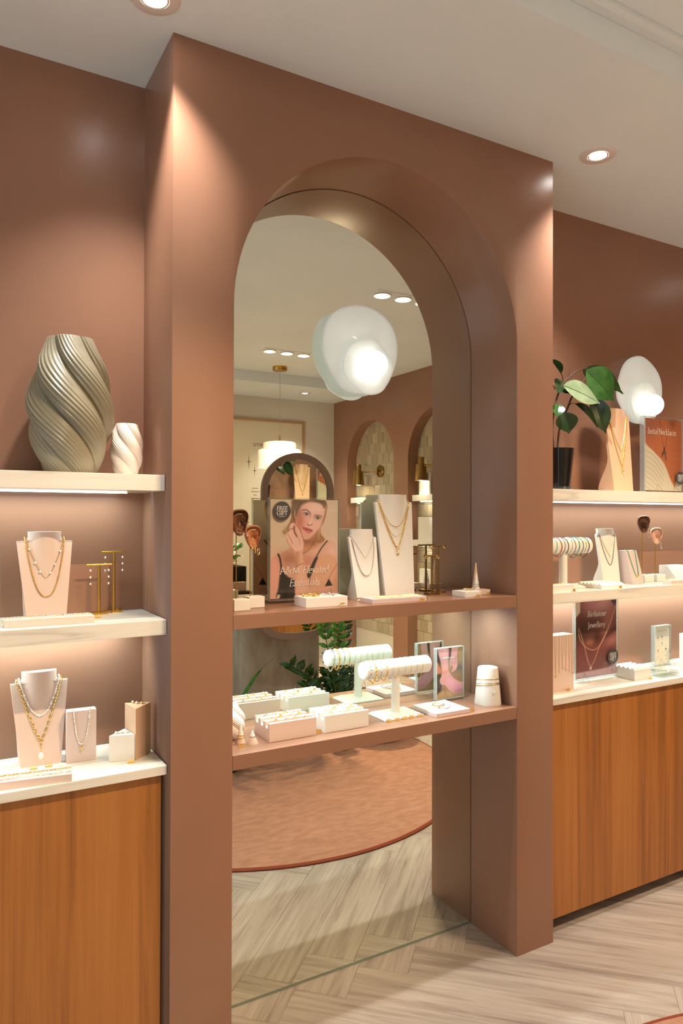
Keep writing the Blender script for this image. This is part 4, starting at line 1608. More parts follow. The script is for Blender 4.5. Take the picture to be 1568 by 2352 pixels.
    s.line(c([(492, 722), (520, 695), (566, 690)]), .0042, (96, 66, 30), .9)
    # jewellery in the picture
    s.line(c([(748, 1172), (860, 1105), (940, 1000), (980, 935)]), .0036, (94, 52, 30), .95)
    s.line(c([(640, 1412), (700, 1372), (768, 1362)]), .0036, (104, 66, 30), .95)
    s.line(c([(600, 350), (596, 430), (610, 490)]), .007, (196, 160, 90), .8)
    s.poly(c([(1150, 1868), (1240, 1836), (1335, 1820), (1350, 1850), (1260, 1880), (1180, 1910)]), (214, 150, 118), .008)
    s.poly(c([(255, 2000), (285, 1930), (330, 1960), (290, 2010)]), (214, 164, 120), .006)
    s.img = np.clip(s.img * np.array([1.03, 1.08, 1.26]), 0, 255)
    return s


def throat():
    """birthstone sign: a brown throat and collarbone with a fine chain"""
    s = Sheet(84, 124, 1.48, (112, 66, 58))
    s.blob(.62, .02, .42, .30, (222, 178, 160), .95)
    s.blob(.40, .04, .22, .20, (196, 136, 138), .8)
    s.blob(.10, .42, .30, .22, (62, 42, 32), .95)
    s.blob(.42, .30, .34, .10, (86, 52, 48), .7)
    s.blob(.78, .30, .14, .22, (170, 116, 96), .7, 20)
    s.blob(.52, .50, .09, .10, (58, 36, 28), .9)
    s.blob(.34, .56, .10, .06, (158, 102, 70), .9)
    s.blob(.85, .46, .30, .05, (64, 36, 32), .8, -24)
    s.blob(.90, .56, .24, .10, (170, 116, 96), .7, -20)
    s.blob(.5, .85, .6, .2, (118, 76, 72), .7)
    s.poly([(-.05, -.05), (.12, -.05), (.11, .17), (-.05, .26)], (226, 214, 178), .01, curve=False)
    s.poly([(.84, -.05), (1.05, -.05), (1.05, .12), (.95, .11), (.88, .06)], (86, 76, 92), .012)
    for a in ([(.06, .38), (.10, .50), (.22, .60), (.42, .66), (.60, .60), (.80, .40), (.98, .13)], [(.08, .36), (.20, .58), (.36, .86), (.58, .62), (.80, .38), (1.0, .10)]):
        s.line(a, .0065, (206, 160, 118), .9)
    s.blob(.36, .885, .03, .03, (214, 186, 170), 1, 0, 2)
    s.poly([(-.05, .925), (.8, .905), (1.05, .80), (1.05, 1.05), (-.05, 1.05)], (178, 158, 158), .012, .85, curve=False)
    s.img = np.clip(s.img * np.array([1.12, 1.10, 1.22]), 0, 255)
    return s


def chest():
    """initial necklaces sign: a tanned neckline, white knit and an A pendant"""
    s = Sheet(90, 110, 1.35, (186, 106, 70))
    s.blob(.15, .10, .30, .30, (150, 92, 80), .9)
    s.blob(.75, .05, .10, .10, (110, 66, 50), .7)
    s.blob(.5, .25, .3, .3, (196, 112, 72), .8)
    s.blob(.95, .5, .2, .6, (170, 92, 58), .8)
    s.poly([(-.05, .38), (.10, .40), (.32, .50), (.52, .62), (.68, .82), (.80, 1.05), (-.05, 1.05)], (214, 200, 178), .012)
    for k in range(9):
        s.line([(-.02, .44 + .07 * k), (.25, .52 + .075 * k), (.5, .70 + .08 * k)], .010, (176, 160, 138), .55)
    s.poly([(.86, .86), (1.05, .70), (1.05, 1.05), (.82, 1.05)], (206, 192, 170), .012)
    s.line([(.40, .0), (.47, .30), (.50, .40)], .006, (110, 64, 40), .9)
    s.line([(.62, .12), (.57, .34), (.54, .42)], .006, (110, 64, 40), .9)
    for a in ([(.53, .40), (.47, .52)], [(.53, .40), (.57, .56)], [(.47, .48), (.56, .47)]):
        s.line(a, .016, (92, 68, 58), 1, False)
    return s


def ankle():
    """anklet sign: a foot, a hand and dry grass"""
    s = Sheet(70, 104, 1.5, (150, 116, 84))
    s.blob(.95, .15, .2, .25, (176, 138, 90), .9)
    s.blob(.85, .42, .2, .10, (96, 88, 90), .95)
    s.blob(.85, .62, .22, .10, (150, 116, 86), .9)
    s.poly([(-.05, -.05), (.12, -.05), (.14, .40), (.2, .75), (.02, 1.05), (-.05, 1.05)], (64, 50, 44), .03)
    s.poly([(.0, .92), (.3, .85), (.9, .93), (1.05, .8), (1.05, 1.05), (-.05, 1.05)], (188, 150, 112), .04)
    s.poly([(.44, -.05), (.56, -.05), (.54, .20), (.46, .20)], (80, 60, 50), .03)
    pk, pd, pl = (216, 152, 146), (186, 116, 104), (226, 164, 180)
    # hand from the top right
    s.poly([(.60, -.05), (.82, -.05), (.78, .20), (.80, .34), (.76, .44), (.66, .48), (.56, .49), (.62, .40), (.55, .34), (.52, .44), (.50, .30), (.56, .14)], pk, .015)
    s.line([(.72, .22), (.70, .34), (.62, .46)], .010, pd, .8)
    s.line([(.60, .24), (.58, .36)], .010, pd, .8)
    # leg and foot
    s.poly([(.06, -.05), (.44, -.05), (.45, .25), (.46, .42), (.52, .52), (.66, .62), (.86, .70), (1.06, .74), (1.06, .92), (.85, .95), (.66, .92), (.46, .84), (.32, .74), (.16, .71), (.12, .62), (.20, .52), (.18, .30), (.08, .12)], pk, .014)
    s.blob(.32, .20, .10, .4, (228, 170, 164), .7)
    s.blob(.55, .70, .22, .14, pl, .9, 30)
    s.blob(.80, .82, .2, .10, (222, 150, 176), .9, 15)
    s.line([(.18, .45), (.32, .475), (.47, .44)], .007, (188, 122, 96), .9)
    s.line([(.20, .49), (.34, .505), (.48, .47)], .006, (188, 122, 96), .8)
    for x in (.70, .78, .86, .93):
        s.line([(x, .86), (x + .03, .90)], .010, (180, 92, 118), .8, False)
    # second hand at the left
    s.poly([(-.05, .24), (.06, .28), (.14, .40), (.18, .46), (.14, .49), (.06, .50), (-.05, .46)], (196, 120, 92), .014)
    return s


def dark_print():
    s = Sheet(30, 44, 1.45, (66, 54, 56))
    s.blob(.7, .2, .4, .3, (92, 72, 72), .8)
    s.blob(.5, .9, .5, .2, (150, 130, 124), .8)
    s.grain(9, .5, .5, 3)
    return s


def stone_card():
    s = Sheet(44, 66, 1.5, (238, 226, 206))
    s.blob(.5, .75, .5, .5, (240, 220, 190), .7)
    for (x, y, c_) in ((.22, .30, (176, 84, 96)), (.50, .29, (96, 84, 150)), (.50, .46, (104, 160, 124)), (.22, .64, (196, 74, 78)), (.76, .62, (54, 50, 46)), (.22, .81, (226, 176, 176)), (.76, .79, (176, 170, 206))):
        s.blob(x, y, .045, .045, c_, .95, 0, 2)
    for y in (.36, .52, .70, .87):
        for x in (.22, .50, .76):
            s.line([(x - .07, y), (x + .07, y)], .012, (196, 186, 170), .5, False)
    return s


# ================================================================== left bay
twisted_vase('vase', 'large sage green vase with deep twisted ribs on the top left shelf', 'vase_sage', (-0.9115, 0.166, ZT), 0.358,
             [(0, .062), (.12, .078), (.35, .098), (.55, .0995), (.75, .086), (.9, .067), (1, .056)], 5, R(205), 0.24, 9, 0.024, 360, 110, R(20))
twisted_vase('vase', 'small white vase with twisted ribs beside the large sage vase', 'vase_white', (-0.765, 0.166, ZT), 0.143,
             [(0, .027), (.15, .034), (.4, .0400), (.6, .0400), (.8, .036), (1, .0275)], 5, R(205), 0.20, 8, 0.022, 280, 60, R(50))

# ---- middle shelf
bm_ = Bust('pale pink necklace bust with two gold necklaces on the middle left shelf', 'display_pink', (-0.967, 0.205, ZM), 0.231, 0.069, 0.048, 0.206, 0.039, 0.128)
P = bm_.drape(0.049, 0.211, 0.061, 2.4)
necklace('gold bead chain hanging low on the pale pink bust', [('beads', MB().beads(P, 0.0020, 0.95, 8, 6), 'gold_soft')], group='necklaces on busts')
P = bm_.drape(0.046, 0.205, 0.109, 1.45)
necklace('fine gold chain with spaced pearls on the pale pink bust', [('chain', MB().tube(P, 0.0007, 5), 'gold_soft')]
         + [('pearl', MB().sphere(P[int(t_ * (len(P) - 1))] + Vector((0, -0.002, 0)), 0.0030, 10, 8), 'pearl') for t_ in (0.10, 0.24, 0.36, 0.62, 0.76, 0.90)], group='necklaces on busts')

t_stand('shorter gold earring stand with pearl drops, left of the pair', -0.822, 0.236, ZM, 0.137, 0.068)
t_stand('taller gold earring stand with pearl drops, right of the pair', -0.776, 0.262, ZM, 0.171, 0.070)
for (x, y, z, w_) in ((-0.846, 0.236, 0.137, 'left side of the shorter stand'), (-0.797, 0.236, 0.137, 'right side of the shorter stand'),
                      (-0.801, 0.262, 0.171, 'left side of the taller stand'), (-0.753, 0.262, 0.171, 'right side of the taller stand')):
    pearl_drop('three pearl drop earring hanging on the ' + w_, x, y, ZM + z, 'pearl drop earrings')
block('bracelet_tray', 'long pale pink block with bead strands before the pink bust', 'display_pink', -1.075, -0.867, 0.068, 0.108, ZM, 0.019, 'bracelet tray', rz=-0.03)
for k, (y, kind) in enumerate(((0.078, 'pearl'), (0.089, 'gold'), (0.100, 'silver'))):
    pts = [(-1.082 + 0.205 * i / 30, y - 0.03 * (-1.082 + 0.205 * i / 30 + 0.97) + 0.0016 * math.sin(i * .9 + k), ZM + 0.0215 + (0 if 1 < i else -0.006 * (2 - i))) for i in range(31)]
    m_ = MB()
    if kind == 'pearl':
        m_.beads(pts, 0.0021, 1.5, 8, 6, 0.25)
        m_.tube(pts, 0.0006, 4)
    elif kind == 'gold':
        m_.beads(pts, 0.0018, 1.0, 6, 5)
    else:
        m_.chain(pts, 0.0055, 0.0006)
    tag(m_.build('bracelet', {'pearl': 'pearl', 'gold': 'gold_soft', 'silver': 'silver'}[kind], smooth=60),
        {'pearl': 'front pearl strand', 'gold': 'middle gold bead strand', 'silver': 'rear silver link strand'}[kind] + ' laid along the long pink block', 'bracelet', 'strands on the middle left tray')
price_tag(-0.777, 0.236, ZM, 'before the taller pearl earring stand', 4, price='$125')
price_tag(-0.843, 0.143, ZM, 'at the end of the long pink block')
t, T = sign('dark photo sign in clear acrylic at the left picture edge', (-1.139, 0.19, ZM), 0.125, 0.178, 0.018, dark_print(), rise=0.006, margin=(0.001, 0.001), feet=(0.04,))

# ---- worktop
bc = Bust('pale pink necklace bust with pearl and gold link necklaces on the left worktop', 'display_pink', (-0.977, 0.216, ZC), 0.239, 0.071, 0.0485, 0.210, 0.041, 0.135)
P = bc.drape(0.050, 0.217, 0.125, 2.0)
necklace('white pearl collar on the bust above the left worktop', [('pearls', MB().beads(P, 0.0026, 0.93, 8, 6, 0.22), 'pearl')], group='necklaces on busts')
P = bc.drape(0.056, 0.216, 0.060, 1.22)
q = low(P)
lk = MB().chain(P, 0.0118, 0.0012, 0.5)
dr = MB().chain([q + Vector((0, -.001, 0)), q + Vector((0, -.001, -.026))], 0.008, 0.0010)
necklace('chunky gold link chain with one pearl drop on the worktop bust',
         [('chain', lk, 'gold'), ('drop_chain', dr, 'gold'), ('pearl', MB().sphere(q + Vector((0, -.004, -.037)), .0078, 16, 12, (.88, .88, 1.2)), 'pearl')], group='necklaces on busts')
block('necklace_block', 'upright mauve pink slab with a pearl necklace and charm', 'display_mauve', -0.9165, -0.842, 0.160, 0.192, ZC, 0.136, rz=-0.06)
pts = []
for i in range(41):
    t_ = -1 + 2 * i / 40
    pts.append((-0.8805 + 0.021 * t_, 0.157 - 0.06 * (0.021 * t_), ZC + 0.048 + 0.094 * abs(t_) ** 2.6))
pts = [(pts[0][0], .172, ZC + .139)] + pts + [(pts[-1][0], .170, ZC + .139)]
ml = low([Vector(p) for p in pts])
necklace('small pearl necklace with a gold charm over the mauve slab', [('pearls', MB().beads(pts, 0.0021, 0.98, 8, 6, 0.35), 'pearl'),
         ('charm', MB().ring(ml + Vector((0, -.002, -.006)), .0035, .0008, (0.2, -1, 0)).sphere(ml + Vector((0, -.002, -.013)), .0032, 8, 6), 'gold')])
o = MB().prism([(-0.818, 0.121), (-0.755, 0.101), (-0.765, 0.172)], 'z', ZC, ZC + 0.0695).build('earring_block', 'display_white', bevel=0.0012)
tag(o, 'low white triangular block with earrings beside the taller prism', 'display block')
o = MB().prism([(-0.7535, 0.098), (-0.6985, 0.152), (-0.7635, 0.178)], 'z', ZC, ZC + 0.138).build('earring_block', 'display_peach', bevel=0.0012)
tag(o, 'tall peach triangular prism with pearl earrings in the left bay', 'display block')
for (x, y, z, lab, gm) in ((-0.798, 0.130, .0695, 'pearl stud earring on the low white block, left one', 'pearl'), (-0.785, 0.128, .0695, 'crystal stud earring on the low white block, middle one', 'crystal'), (-0.772, 0.124, .0695, 'pearl stud earring on the low white block, right one', 'pearl'),
                           (-0.746, 0.163, .138, 'large pearl earring at the back of the peach prism', 'pearl'), (-0.738, 0.150, .138, 'pearl earring in the middle of the peach prism', 'pearl'), (-0.726, 0.142, .138, 'gold knot earring on the peach prism', 'gold')):
    e = thing('earring', lab, 'earring', (x, y, ZC + z), 0, 'earrings on the triangular blocks')
    MB().sphere((0, 0, 0.0036), 0.0036, 10, 8).build('bead', gm, e, smooth=180)
    MB().ring((0.006, 0.001, 0.0009), 0.0030, 0.0008, (0, 0, 1)).build('hoop', 'silver' if z < .1 else 'gold', e, smooth=60)
block('bracelet_tray', 'long pale pink block with pearl strands at the worktop front', 'display_pink', -1.125, -0.923, 0.036, 0.086, ZC, 0.019, 'bracelet tray', rz=-0.13)
for k, (dy, kind, lab) in enumerate(((-0.019, 'fine', 'front fine silver ball chain'), (-0.008, 'pearl', 'second small pearl strand'), (0.003, 'pearl2', 'third pearl strand with gold beads'), (0.014, 'gold', 'rear gold figaro chain'))):
    pts = []
    for i in range(41):
        s_ = -0.098 + 0.199 * i / 40
        ca, sa = math.cos(-0.13), math.sin(-0.13)
        yy = dy + 0.0012 * math.sin(i * 1.1 + k)
        pts.append((-1.024 + s_ * ca - yy * sa, 0.061 + s_ * sa + yy * ca, ZC + 0.0208 + 0.001 * (k % 2)))
    m_ = MB()
    if kind == 'fine':
        m_.beads(pts, 0.0010, 1.3, 6, 4)
    elif kind == 'gold':
        m_.chain(pts, 0.0065, 0.0008)
    else:
        m_.beads(pts, 0.0023, 0.98, 8, 6, 0.3)
    tag(m_.build('bracelet', {'fine': 'silver', 'gold': 'gold', 'pearl': 'pearl', 'pearl2': 'pearl'}[kind], smooth=60), lab + ' on the worktop front block', 'bracelet', 'strands on the worktop tray')
price_tag(-0.998, 0.158, ZC, 'at the foot of the worktop bust, left one')
price_tag(-0.962, 0.158, ZC, 'at the foot of the worktop bust, right one', 4, price='$125')
price_tag(-0.768, 0.086, ZC, 'before the two triangular blocks')


# ================================================================== arch, upper shelf
_, e1 = ear_stand('dark brown ear on a brass rod with silver rings, beside the jamb', -0.462, 0.089, ZAU, 0.219, 0.077, 'skin_dark', 0.0, (0.050, 0.040, 0.033), (-0.010, 0.004), turn=R(-14))
_, e2 = ear_stand('tan ear on a brass rod with gold hoops, before the portrait sign', -0.398, 0.136, ZAU, 0.178, 0.071, 'skin_tan', 0.0, (0.050, 0.044, 0.033), (-0.013, 0.0), turn=R(-14))


def on_ear(stand, e, u, v, dy=-0.012):
    """world point on an ear: u, v in ear heights"""
    b_ = stand
    return Vector((b_[0] + u * e, b_[1] + dy, b_[2] + v * e))


E1 = (-0.472 + 0.0077, 0.093, ZAU + 0.219 + 0.0323)
E2 = (-0.411 + 0.0071, 0.136, ZAU + 0.178 + 0.0298)
for (u, v, r, wr, mt, lab, nr) in ((.03, .03, .0058, .0006, 'silver', 'thin silver ring in the middle of the dark ear', (0.2, -1, .1)), (-.30, -.02, .0034, .0010, 'silver', 'double silver cuff on the rim of the dark ear', (.3, .4, 1)),
                                   (-.02, -.41, .0044, .0009, 'silver', 'silver huggie at the lobe of the dark ear', (1, -.3, 0)), (.12, -.43, .0044, .0012, 'crystal', 'crystal huggie at the tip of the dark lobe', (1, -.3, 0))):
    p = on_ear(E1, .077, u, v)
    tag(MB().ring(p, r, wr, nr, 20, 6).build('earring', mt, smooth=60), lab, 'earring', 'earrings on the ears')
for (u, v, r, wr, mt, lab, nr) in ((.20, -.60, .0105, .0014, 'gold', 'largest gold hoop at the tan lobe', (.8, -.7, 0)), (.06, -.55, .0085, .0013, 'gold', 'middle gold hoop at the tan lobe', (.9, -.5, 0)), (-.08, -.50, .0060, .0011, 'gold', 'small gold hoop at the back of the tan lobe', (1, -.3, 0)),
                                   (-.30, .12, .0034, .0010, 'silver', 'crystal cuff high on the tan ear', (.2, .4, 1)), (-.29, .04, .0032, .0010, 'silver', 'second crystal cuff on the tan ear', (.2, .4, 1))):
    p = on_ear(E2, .071, u, v)
    tag(MB().ring(p, r, wr, nr, 20, 6).build('earring', mt, smooth=60), lab, 'earring', 'earrings on the ears')

t, T = sign('clear acrylic sign with a portrait of a woman touching her cheek', (-0.2105, 0.167, ZAU), 0.245, 0.316, 0.020, portrait(), rise=0.011, margin=(0.004, 0.005), feet=(-0.065, 0.085))
m_ = MB()
sz = 0.0352
w1, w2 = text_width('A&M ', .86) * sz, text_width('Elevated', .80) * sz
x0 = -(w1 + w2) / 2 - 0.003
write(m_, 'A&M', x0, 0.080, sz, False, .85, .86)
write(m_, 'Elevated', x0 + w1 + 0.001, 0.080, sz, True, .85, .80)
w3 = text_width('Essentials', .80) * sz
write(m_, 'Essentials', -w3 / 2 - 0.003, 0.041, sz, True, .85, .80)
lettering(t, T, m_, 'letter_cream', 0.0045)
sticker(t, T, -0.083, 0.275, 0.0295, -0.0003)

block('ring_tray', 'white block with gold and silver rings before the portrait sign', 'display_white', -0.273, -0.132, 0.042, 0.122, ZAU, 0.029)
for k in range(11):
    gold_ = k < 6
    x = -0.262 + 0.0185 * (k // 2) + 0.010 * (k % 2) + (0.012 if not gold_ else 0)
    y = 0.068 + 0.032 * (k % 2)
    nth = ('first', 'second', 'third', 'fourth', 'fifth', 'sixth')[k if gold_ else k - 6]
    ring_at('%s %s ring from the left on the white block before the portrait' % (nth, 'gold' if gold_ else 'silver'),
            (x, y, ZAU + 0.0325), 0.0088, 0.0016, (0.25 * math.sin(k), 0.35 * math.cos(k * 2), 1), 'gold' if gold_ else 'silver', 'gold rings on the white block' if gold_ else 'silver rings on the white block')
price_tag(-0.153, 0.036, ZAU, 'before the white block of rings')

bs = Bust('small white necklace bust with two silver chains on the arch shelf', 'display_white', (0.006, 0.176, ZAU), 0.228, 0.053, 0.043, 0.201, 0.040, 0.120, foot=0.070)
P = bs.drape(0.044, 0.204, 0.134, 1.18)
necklace('fine silver chain with a V on the small white bust', [('chain', MB().tube(P, 0.0007, 5), 'silver')], group='necklaces on busts')
P = bs.drape(0.045, 0.203, 0.077, 2.6)
necklace('flat silver snake chain hanging low on the small white bust', [('chain', MB().tube(P, 0.0015, 6), 'silver')], group='necklaces on busts')
bl = Bust('large white necklace bust with three gold chains on the arch shelf', 'display_white', (0.137, 0.186, ZAU), 0.345, 0.075, 0.058, 0.319, 0.048, 0.235, k=0.13, foot=0.068, flare=1.18)
P = bl.drape(0.060, 0.322, 0.236, 2.2)
necklace('short gold snake chain on the large white bust', [('chain', MB().tube(P, 0.0010, 5), 'gold')], group='necklaces on busts')
P = bl.drape(0.060, 0.321, 0.203, 2.0)
necklace('middle fine gold chain on the large white bust', [('chain', MB().tube(P, 0.0007, 5), 'gold')], group='necklaces on busts')
P = bl.drape(0.063, 0.322, 0.164, 1.35)
q = low(P) + Vector((0, -.002, 0))
hs_ = [(q + Vector((a * .0058, -.001, -.020 + b_ * .0066))) for a, b_ in ((0, -1), (.9, .2), (.85, .75), (.4, .95), (0, .55), (-.4, .95), (-.85, .75), (-.9, .2))]
heart = MB().sphere(q + Vector((0, -.001, -.020)), .0052, 12, 8, (1, .6, 1.0))
necklace('gold rope chain with toggle and heart charm on the large white bust', [('chain', MB().chain(P, 0.0062, 0.0010, .7), 'gold'), ('toggle', MB().ring(q + Vector((0, -.001, -.006)), .0050, .0011, (0, -1, 0)), 'gold'), ('charm', heart, 'gold')], group='necklaces on busts')
price_tag(-0.040, 0.126, ZAU, 'at the foot of the small white bust')

block('necklace_tray', 'flat mauve block with gold chains before the white busts', 'display_mauve', -0.052, 0.153, 0.027, 0.104, ZAU, 0.0145, 'display block')
for k in range(3):
    y = 0.050 + 0.015 * k
    pts = [(-0.020 + 0.165 * i / 24, y + 0.001 * math.sin(i), ZAU + 0.0162) for i in range(25)]
    tag(MB().chain(pts, 0.0050, 0.0006).build('bracelet', 'gold', smooth=60), ('front', 'middle', 'rear')[k] + ' gold chain laid along the flat mauve block', 'bracelet', 'chains on the flat mauve block')
price_tag(0.130, 0.019, ZAU, 'before the flat mauve block')

t_stand('shorter brass hoop stand on the arch shelf', 0.283, 0.172, ZAU, 0.134, 0.068, 'brass_dark', (0.045, 0.034))
t_stand('taller brass hoop stand on the arch shelf', 0.335, 0.205, ZAU, 0.167, 0.070, 'brass_dark', (0.045, 0.034))
for (x, y, z, lab) in ((0.259, .172, .134, 'left hoop on the shorter brass stand'), (0.307, .172, .134, 'right hoop on the shorter brass stand'), (0.309, .205, .167, 'left hoop on the taller brass stand'), (0.360, .205, .167, 'right hoop on the taller brass stand')):
    hoop('small gold ' + lab, x, y - 0.003, ZAU + z - 0.0055, 0.0068, 0.0015, 'gold', 'hoops on the brass stands', (0.5, -1, 0))
price_tag(0.314, 0.160, ZAU, 'before the brass hoop stands', 3)
block('ring_tray', 'small white box with gold earrings by the ring cones', 'display_white', 0.318, 0.386, 0.034, 0.104, ZAU, 0.019)
for k, (x, y, gm) in enumerate(((0.338, 0.062, 'gold'), (0.356, 0.070, 'silver'), (0.370, 0.060, 'gold'), (0.352, 0.050, 'gold'))):
    tag(MB().ring((x, y, ZAU + 0.0222), 0.0075, 0.0013, (0.3, 0.6 * (-1) ** k, 1), arc=0.8).build('earring', gm, smooth=60), ('left gold', 'rear silver', 'right gold', 'front gold')[k] + ' open hoop on the small white box', 'earring', 'open hoops on the small white box')
price_tag(0.367, 0.027, ZAU, 'before the small white box')
block('cone_base', 'small pink box under the two ring cones', 'display_pink', 0.398, 0.464, 0.076, 0.146, ZAU, 0.017)
cone('ring_cone', 'short white ring cone with two silver rings', 'display_white', 0.418, 0.096, ZAU + 0.017, 0.0115, 0.057)
cone('ring_cone', 'tall pink ring cone with a gold ring', 'display_peach', 0.438, 0.122, ZAU + 0.017, 0.0130, 0.092)
ring_at('upper silver ring on the short white cone', (0.418, 0.096, ZAU + 0.017 + 0.017), 0.0092, 0.0010, (0.2, 0.2, 1), 'silver', 'rings on cones')
ring_at('lower silver ring on the short white cone', (0.418, 0.096, ZAU + 0.017 + 0.012), 0.0103, 0.0010, (-0.1, 0.1, 1), 'silver', 'rings on cones')
ring_at('slim gold ring on the tall pink cone', (0.438, 0.122, ZAU + 0.017 + 0.034), 0.0092, 0.0010, (0.25, -0.1, 1), 'gold', 'rings on cones')
price_tag(0.450, 0.068, ZAU, 'before the small pink box', 3)

# ================================================================== arch, lower shelf
twisted_vase('vase', 'round white twisted vase half hidden by the left jamb', 'vase_white', (-0.466, 0.158, ZAL), 0.108,
             [(0, .026), (.12, .036), (.4, .045), (.62, .041), (.85, .027), (1, .017)], 5, R(172), 0.16, 8, 0.02, 240, 50, R(10))
cone('ring_cone', 'taller pink ring cone with gold rings by the left jamb', 'display_pink', -0.457, 0.092, ZAL, 0.0128, 0.058)
cone('ring_cone', 'squat pink ring cone with a silver ring', 'display_pink', -0.428, 0.074, ZAL, 0.0158, 0.038)
ring_at('upper gold ring on the taller pink cone', (-0.457, 0.092, ZAL + 0.023), 0.0092, 0.0012, (0.1, 0.25, 1), 'gold', 'rings on cones')
ring_at('lower gold ring on the taller pink cone', (-0.457, 0.092, ZAL + 0.017), 0.0105, 0.0012, (-0.1, 0.1, 1), 'gold', 'rings on cones')
ring_at('wide silver ring on the squat pink cone', (-0.428, 0.074, ZAL + 0.021), 0.0088, 0.0014, (0.1, 0.1, 1), 'silver', 'rings on cones')
price_tag(-0.466, 0.060, ZAL, 'before the ring cones by the jamb', 4)

for (x0, x1, y0, y1, h, mt, lab, grp) in ((-0.381, -0.229, 0.060, 0.169, 0.052, 'display_pink', 'pink ring block with three grooves on the lower shelf', 'pink ring block'), (-0.198, -0.044, 0.061, 0.168, 0.050, 'display_white', 'white ring block with three grooves on the lower shelf', 'white ring block')):
    cs = groove_block(lab, mt, x0, x1, y0, y1, ZAL, h)
    for gi, cy_ in enumerate(cs):
        for k in range(4):
            x = x0 + 0.030 + 0.031 * k + 0.006 * ((gi + k) % 2)
            row = ('rear', 'middle', 'front')[gi]
            col_ = ('first', 'second', 'third', 'last')[k]
            gm = 'silver' if (gi + k) % 3 == 0 else 'gold'
            st = (0.0030 + 0.0012 * ((gi * k) % 2), 'crystal' if (k + gi) % 2 else gm)
            ring_at('%s ring from the left in the %s groove of the %s' % (col_, row, grp), (x, cy_, ZAL + h - 0.0050), 0.0084, 0.0011, (0.35, 1, 0), gm, 'rings in the ' + grp, st)
price_tag(-0.2135, 0.072, ZAL, 'between the two ring blocks', 4)

HB = 0.157
M4 = bracelet_bar('ivory T-bar stand with fine chain bracelets on the lower shelf', (0.098, 0.122, ZAL), 0.0, 0.262, 0.0285, HB, (0.150, 0.105))
for k, (x, kind, gm, hang, wire, link) in enumerate(((-0.112, 'chain', 'silver', .014, .0010, .0080), (-0.092, 'chain', 'gold', .012, .0012, .0075), (-0.072, 'chain', 'silver', .009, .0008, .0050), (-0.051, 'chain', 'gold', .008, .0009, .0050), (-0.028, 'cord', 'silver', .010, .0006, 0),
                                                     (-0.006, 'cord', 'gold', .018, .0006, 0), (0.020, 'cord', 'silver', .016, .0006, 0), (0.043, 'cord', 'gold', .019, .0006, 0), (0.066, 'cord', 'silver', .017, .0006, 0), (0.090, 'cord', 'gold', .020, .0006, 0))):
    lab = ('first', 'second', 'third', 'fourth', 'fifth', 'sixth', 'seventh', 'eighth', 'ninth', 'tenth')[k] + ' bracelet from the left on the ivory T-bar, ' + ('%s links' if kind == 'chain' else 'fine %s cord') % gm
    ch = None
    if k in (4, 5):
        ch = ([(250, .0040, 1), (262, .0040, 1)], gm)
    elif k > 5:
        ch = ([(235, .0016, 1)], gm)
    bracelet(lab, M4, x, HB, 0.0285, hang, wire, gm, 'bracelets on the ivory T-bar', kind, link, 0.0015 * (-1) ** k, ch)
for k, (x, y) in enumerate(((0.032, .0625), (0.064, .0630), (0.094, .0640), (0.121, .0640), (0.155, .0645))):
    price_tag(x, y, ZAL, ('leftmost', 'second', 'third', 'fourth', 'rightmost')[k] + ' of the row before the ivory T-bar', 4)

block('bangle_tray', 'flat pale square block with two bangles before the anklet sign', 'display_mauve', 0.191, 0.331, 0.024, 0.158, ZAL, 0.0137)
tag(MB().ring((0.262, 0.108, ZAL + 0.0165), 0.030, 0.0014, (0.05, 0.10, 1), 36, 6, 0.62, 0.90).build('bangle', 'gold', smooth=60), 'gold open bangle lying on the flat pale block', 'bangle', 'bangles')
tag(MB().ring((0.262, 0.074, ZAL + 0.0165), 0.030, 0.0014, (-0.05, 0.06, 1), 36, 6, 0.62, 0.88).build('bangle', 'silver', smooth=60), 'silver open bangle nearest the shelf edge', 'bangle', 'bangles')
t, T = sign('small acrylic block sign with a photo of a foot wearing anklets', (0.3675, 0.172, ZAL), 0.120, 0.180, 0.022, ankle(), rise=0.010, margin=(0.002, 0.002), feet=(-0.03, 0.048))
m_ = MB()
write(m_, 'A&M', -0.035, 0.140, 0.0125, False, 1.3, .9)
write(m_, 'Anklets', -0.010, 0.140, 0.0120, True, .8, .85)
lettering(t, T, m_, 'letter_white', 0.0060)
c = thing('bracelet_cone', 'ivory tapered bracelet cone by the right jamb', 'bracelet stand', (0.464, 0.088, ZAL))
MB().lathe([(0.0460, 0), (0.0468, 0.003), (0.0350, 0.124), (0.0335, 0.127), (0.010, 0.1275)], 48).build('body', 'display_white', c, smooth=35)
for (z, r, nr, gm, lab) in ((0.086, 0.0405, (0.06, 0.16, 1), 'gold', 'upper slim bangle round the ivory cone'), (0.066, 0.0428, (0.03, 0.20, 1), 'gold', 'lower gold bangle round the ivory cone'), (0.070, 0.0425, (0.10, 0.22, 1), 'silver', 'silver bracelet with crystal charm round the ivory cone')):
    b_ = thing('bracelet', lab, 'bracelet', (0.464, 0.088, ZAL + z), 0, 'bracelets on the ivory cone')
    MB().ring((0, 0, 0), r, 0.0011, nr, 44, 6).build('band', gm, b_, smooth=60)
    if gm == 'silver':
        q_ = MB()
        for i in range(9):
            a = 6.28 * i / 8
            q_.sphere((-0.008 + (0.0042 * math.cos(a) if i else 0), -0.0455, -0.022 + (0.0042 * math.sin(a) if i else 0)), 0.0017, 6, 5)
        q_.tube([(-0.008, -0.0445, -0.012), (-0.008, -0.0455, -0.018)], 0.0010, 5)
        q_.build('charm', 'crystal', b_, smooth=30)
price_tag(0.349, 0.034, ZAL, 'beside the flat pale block', 3)


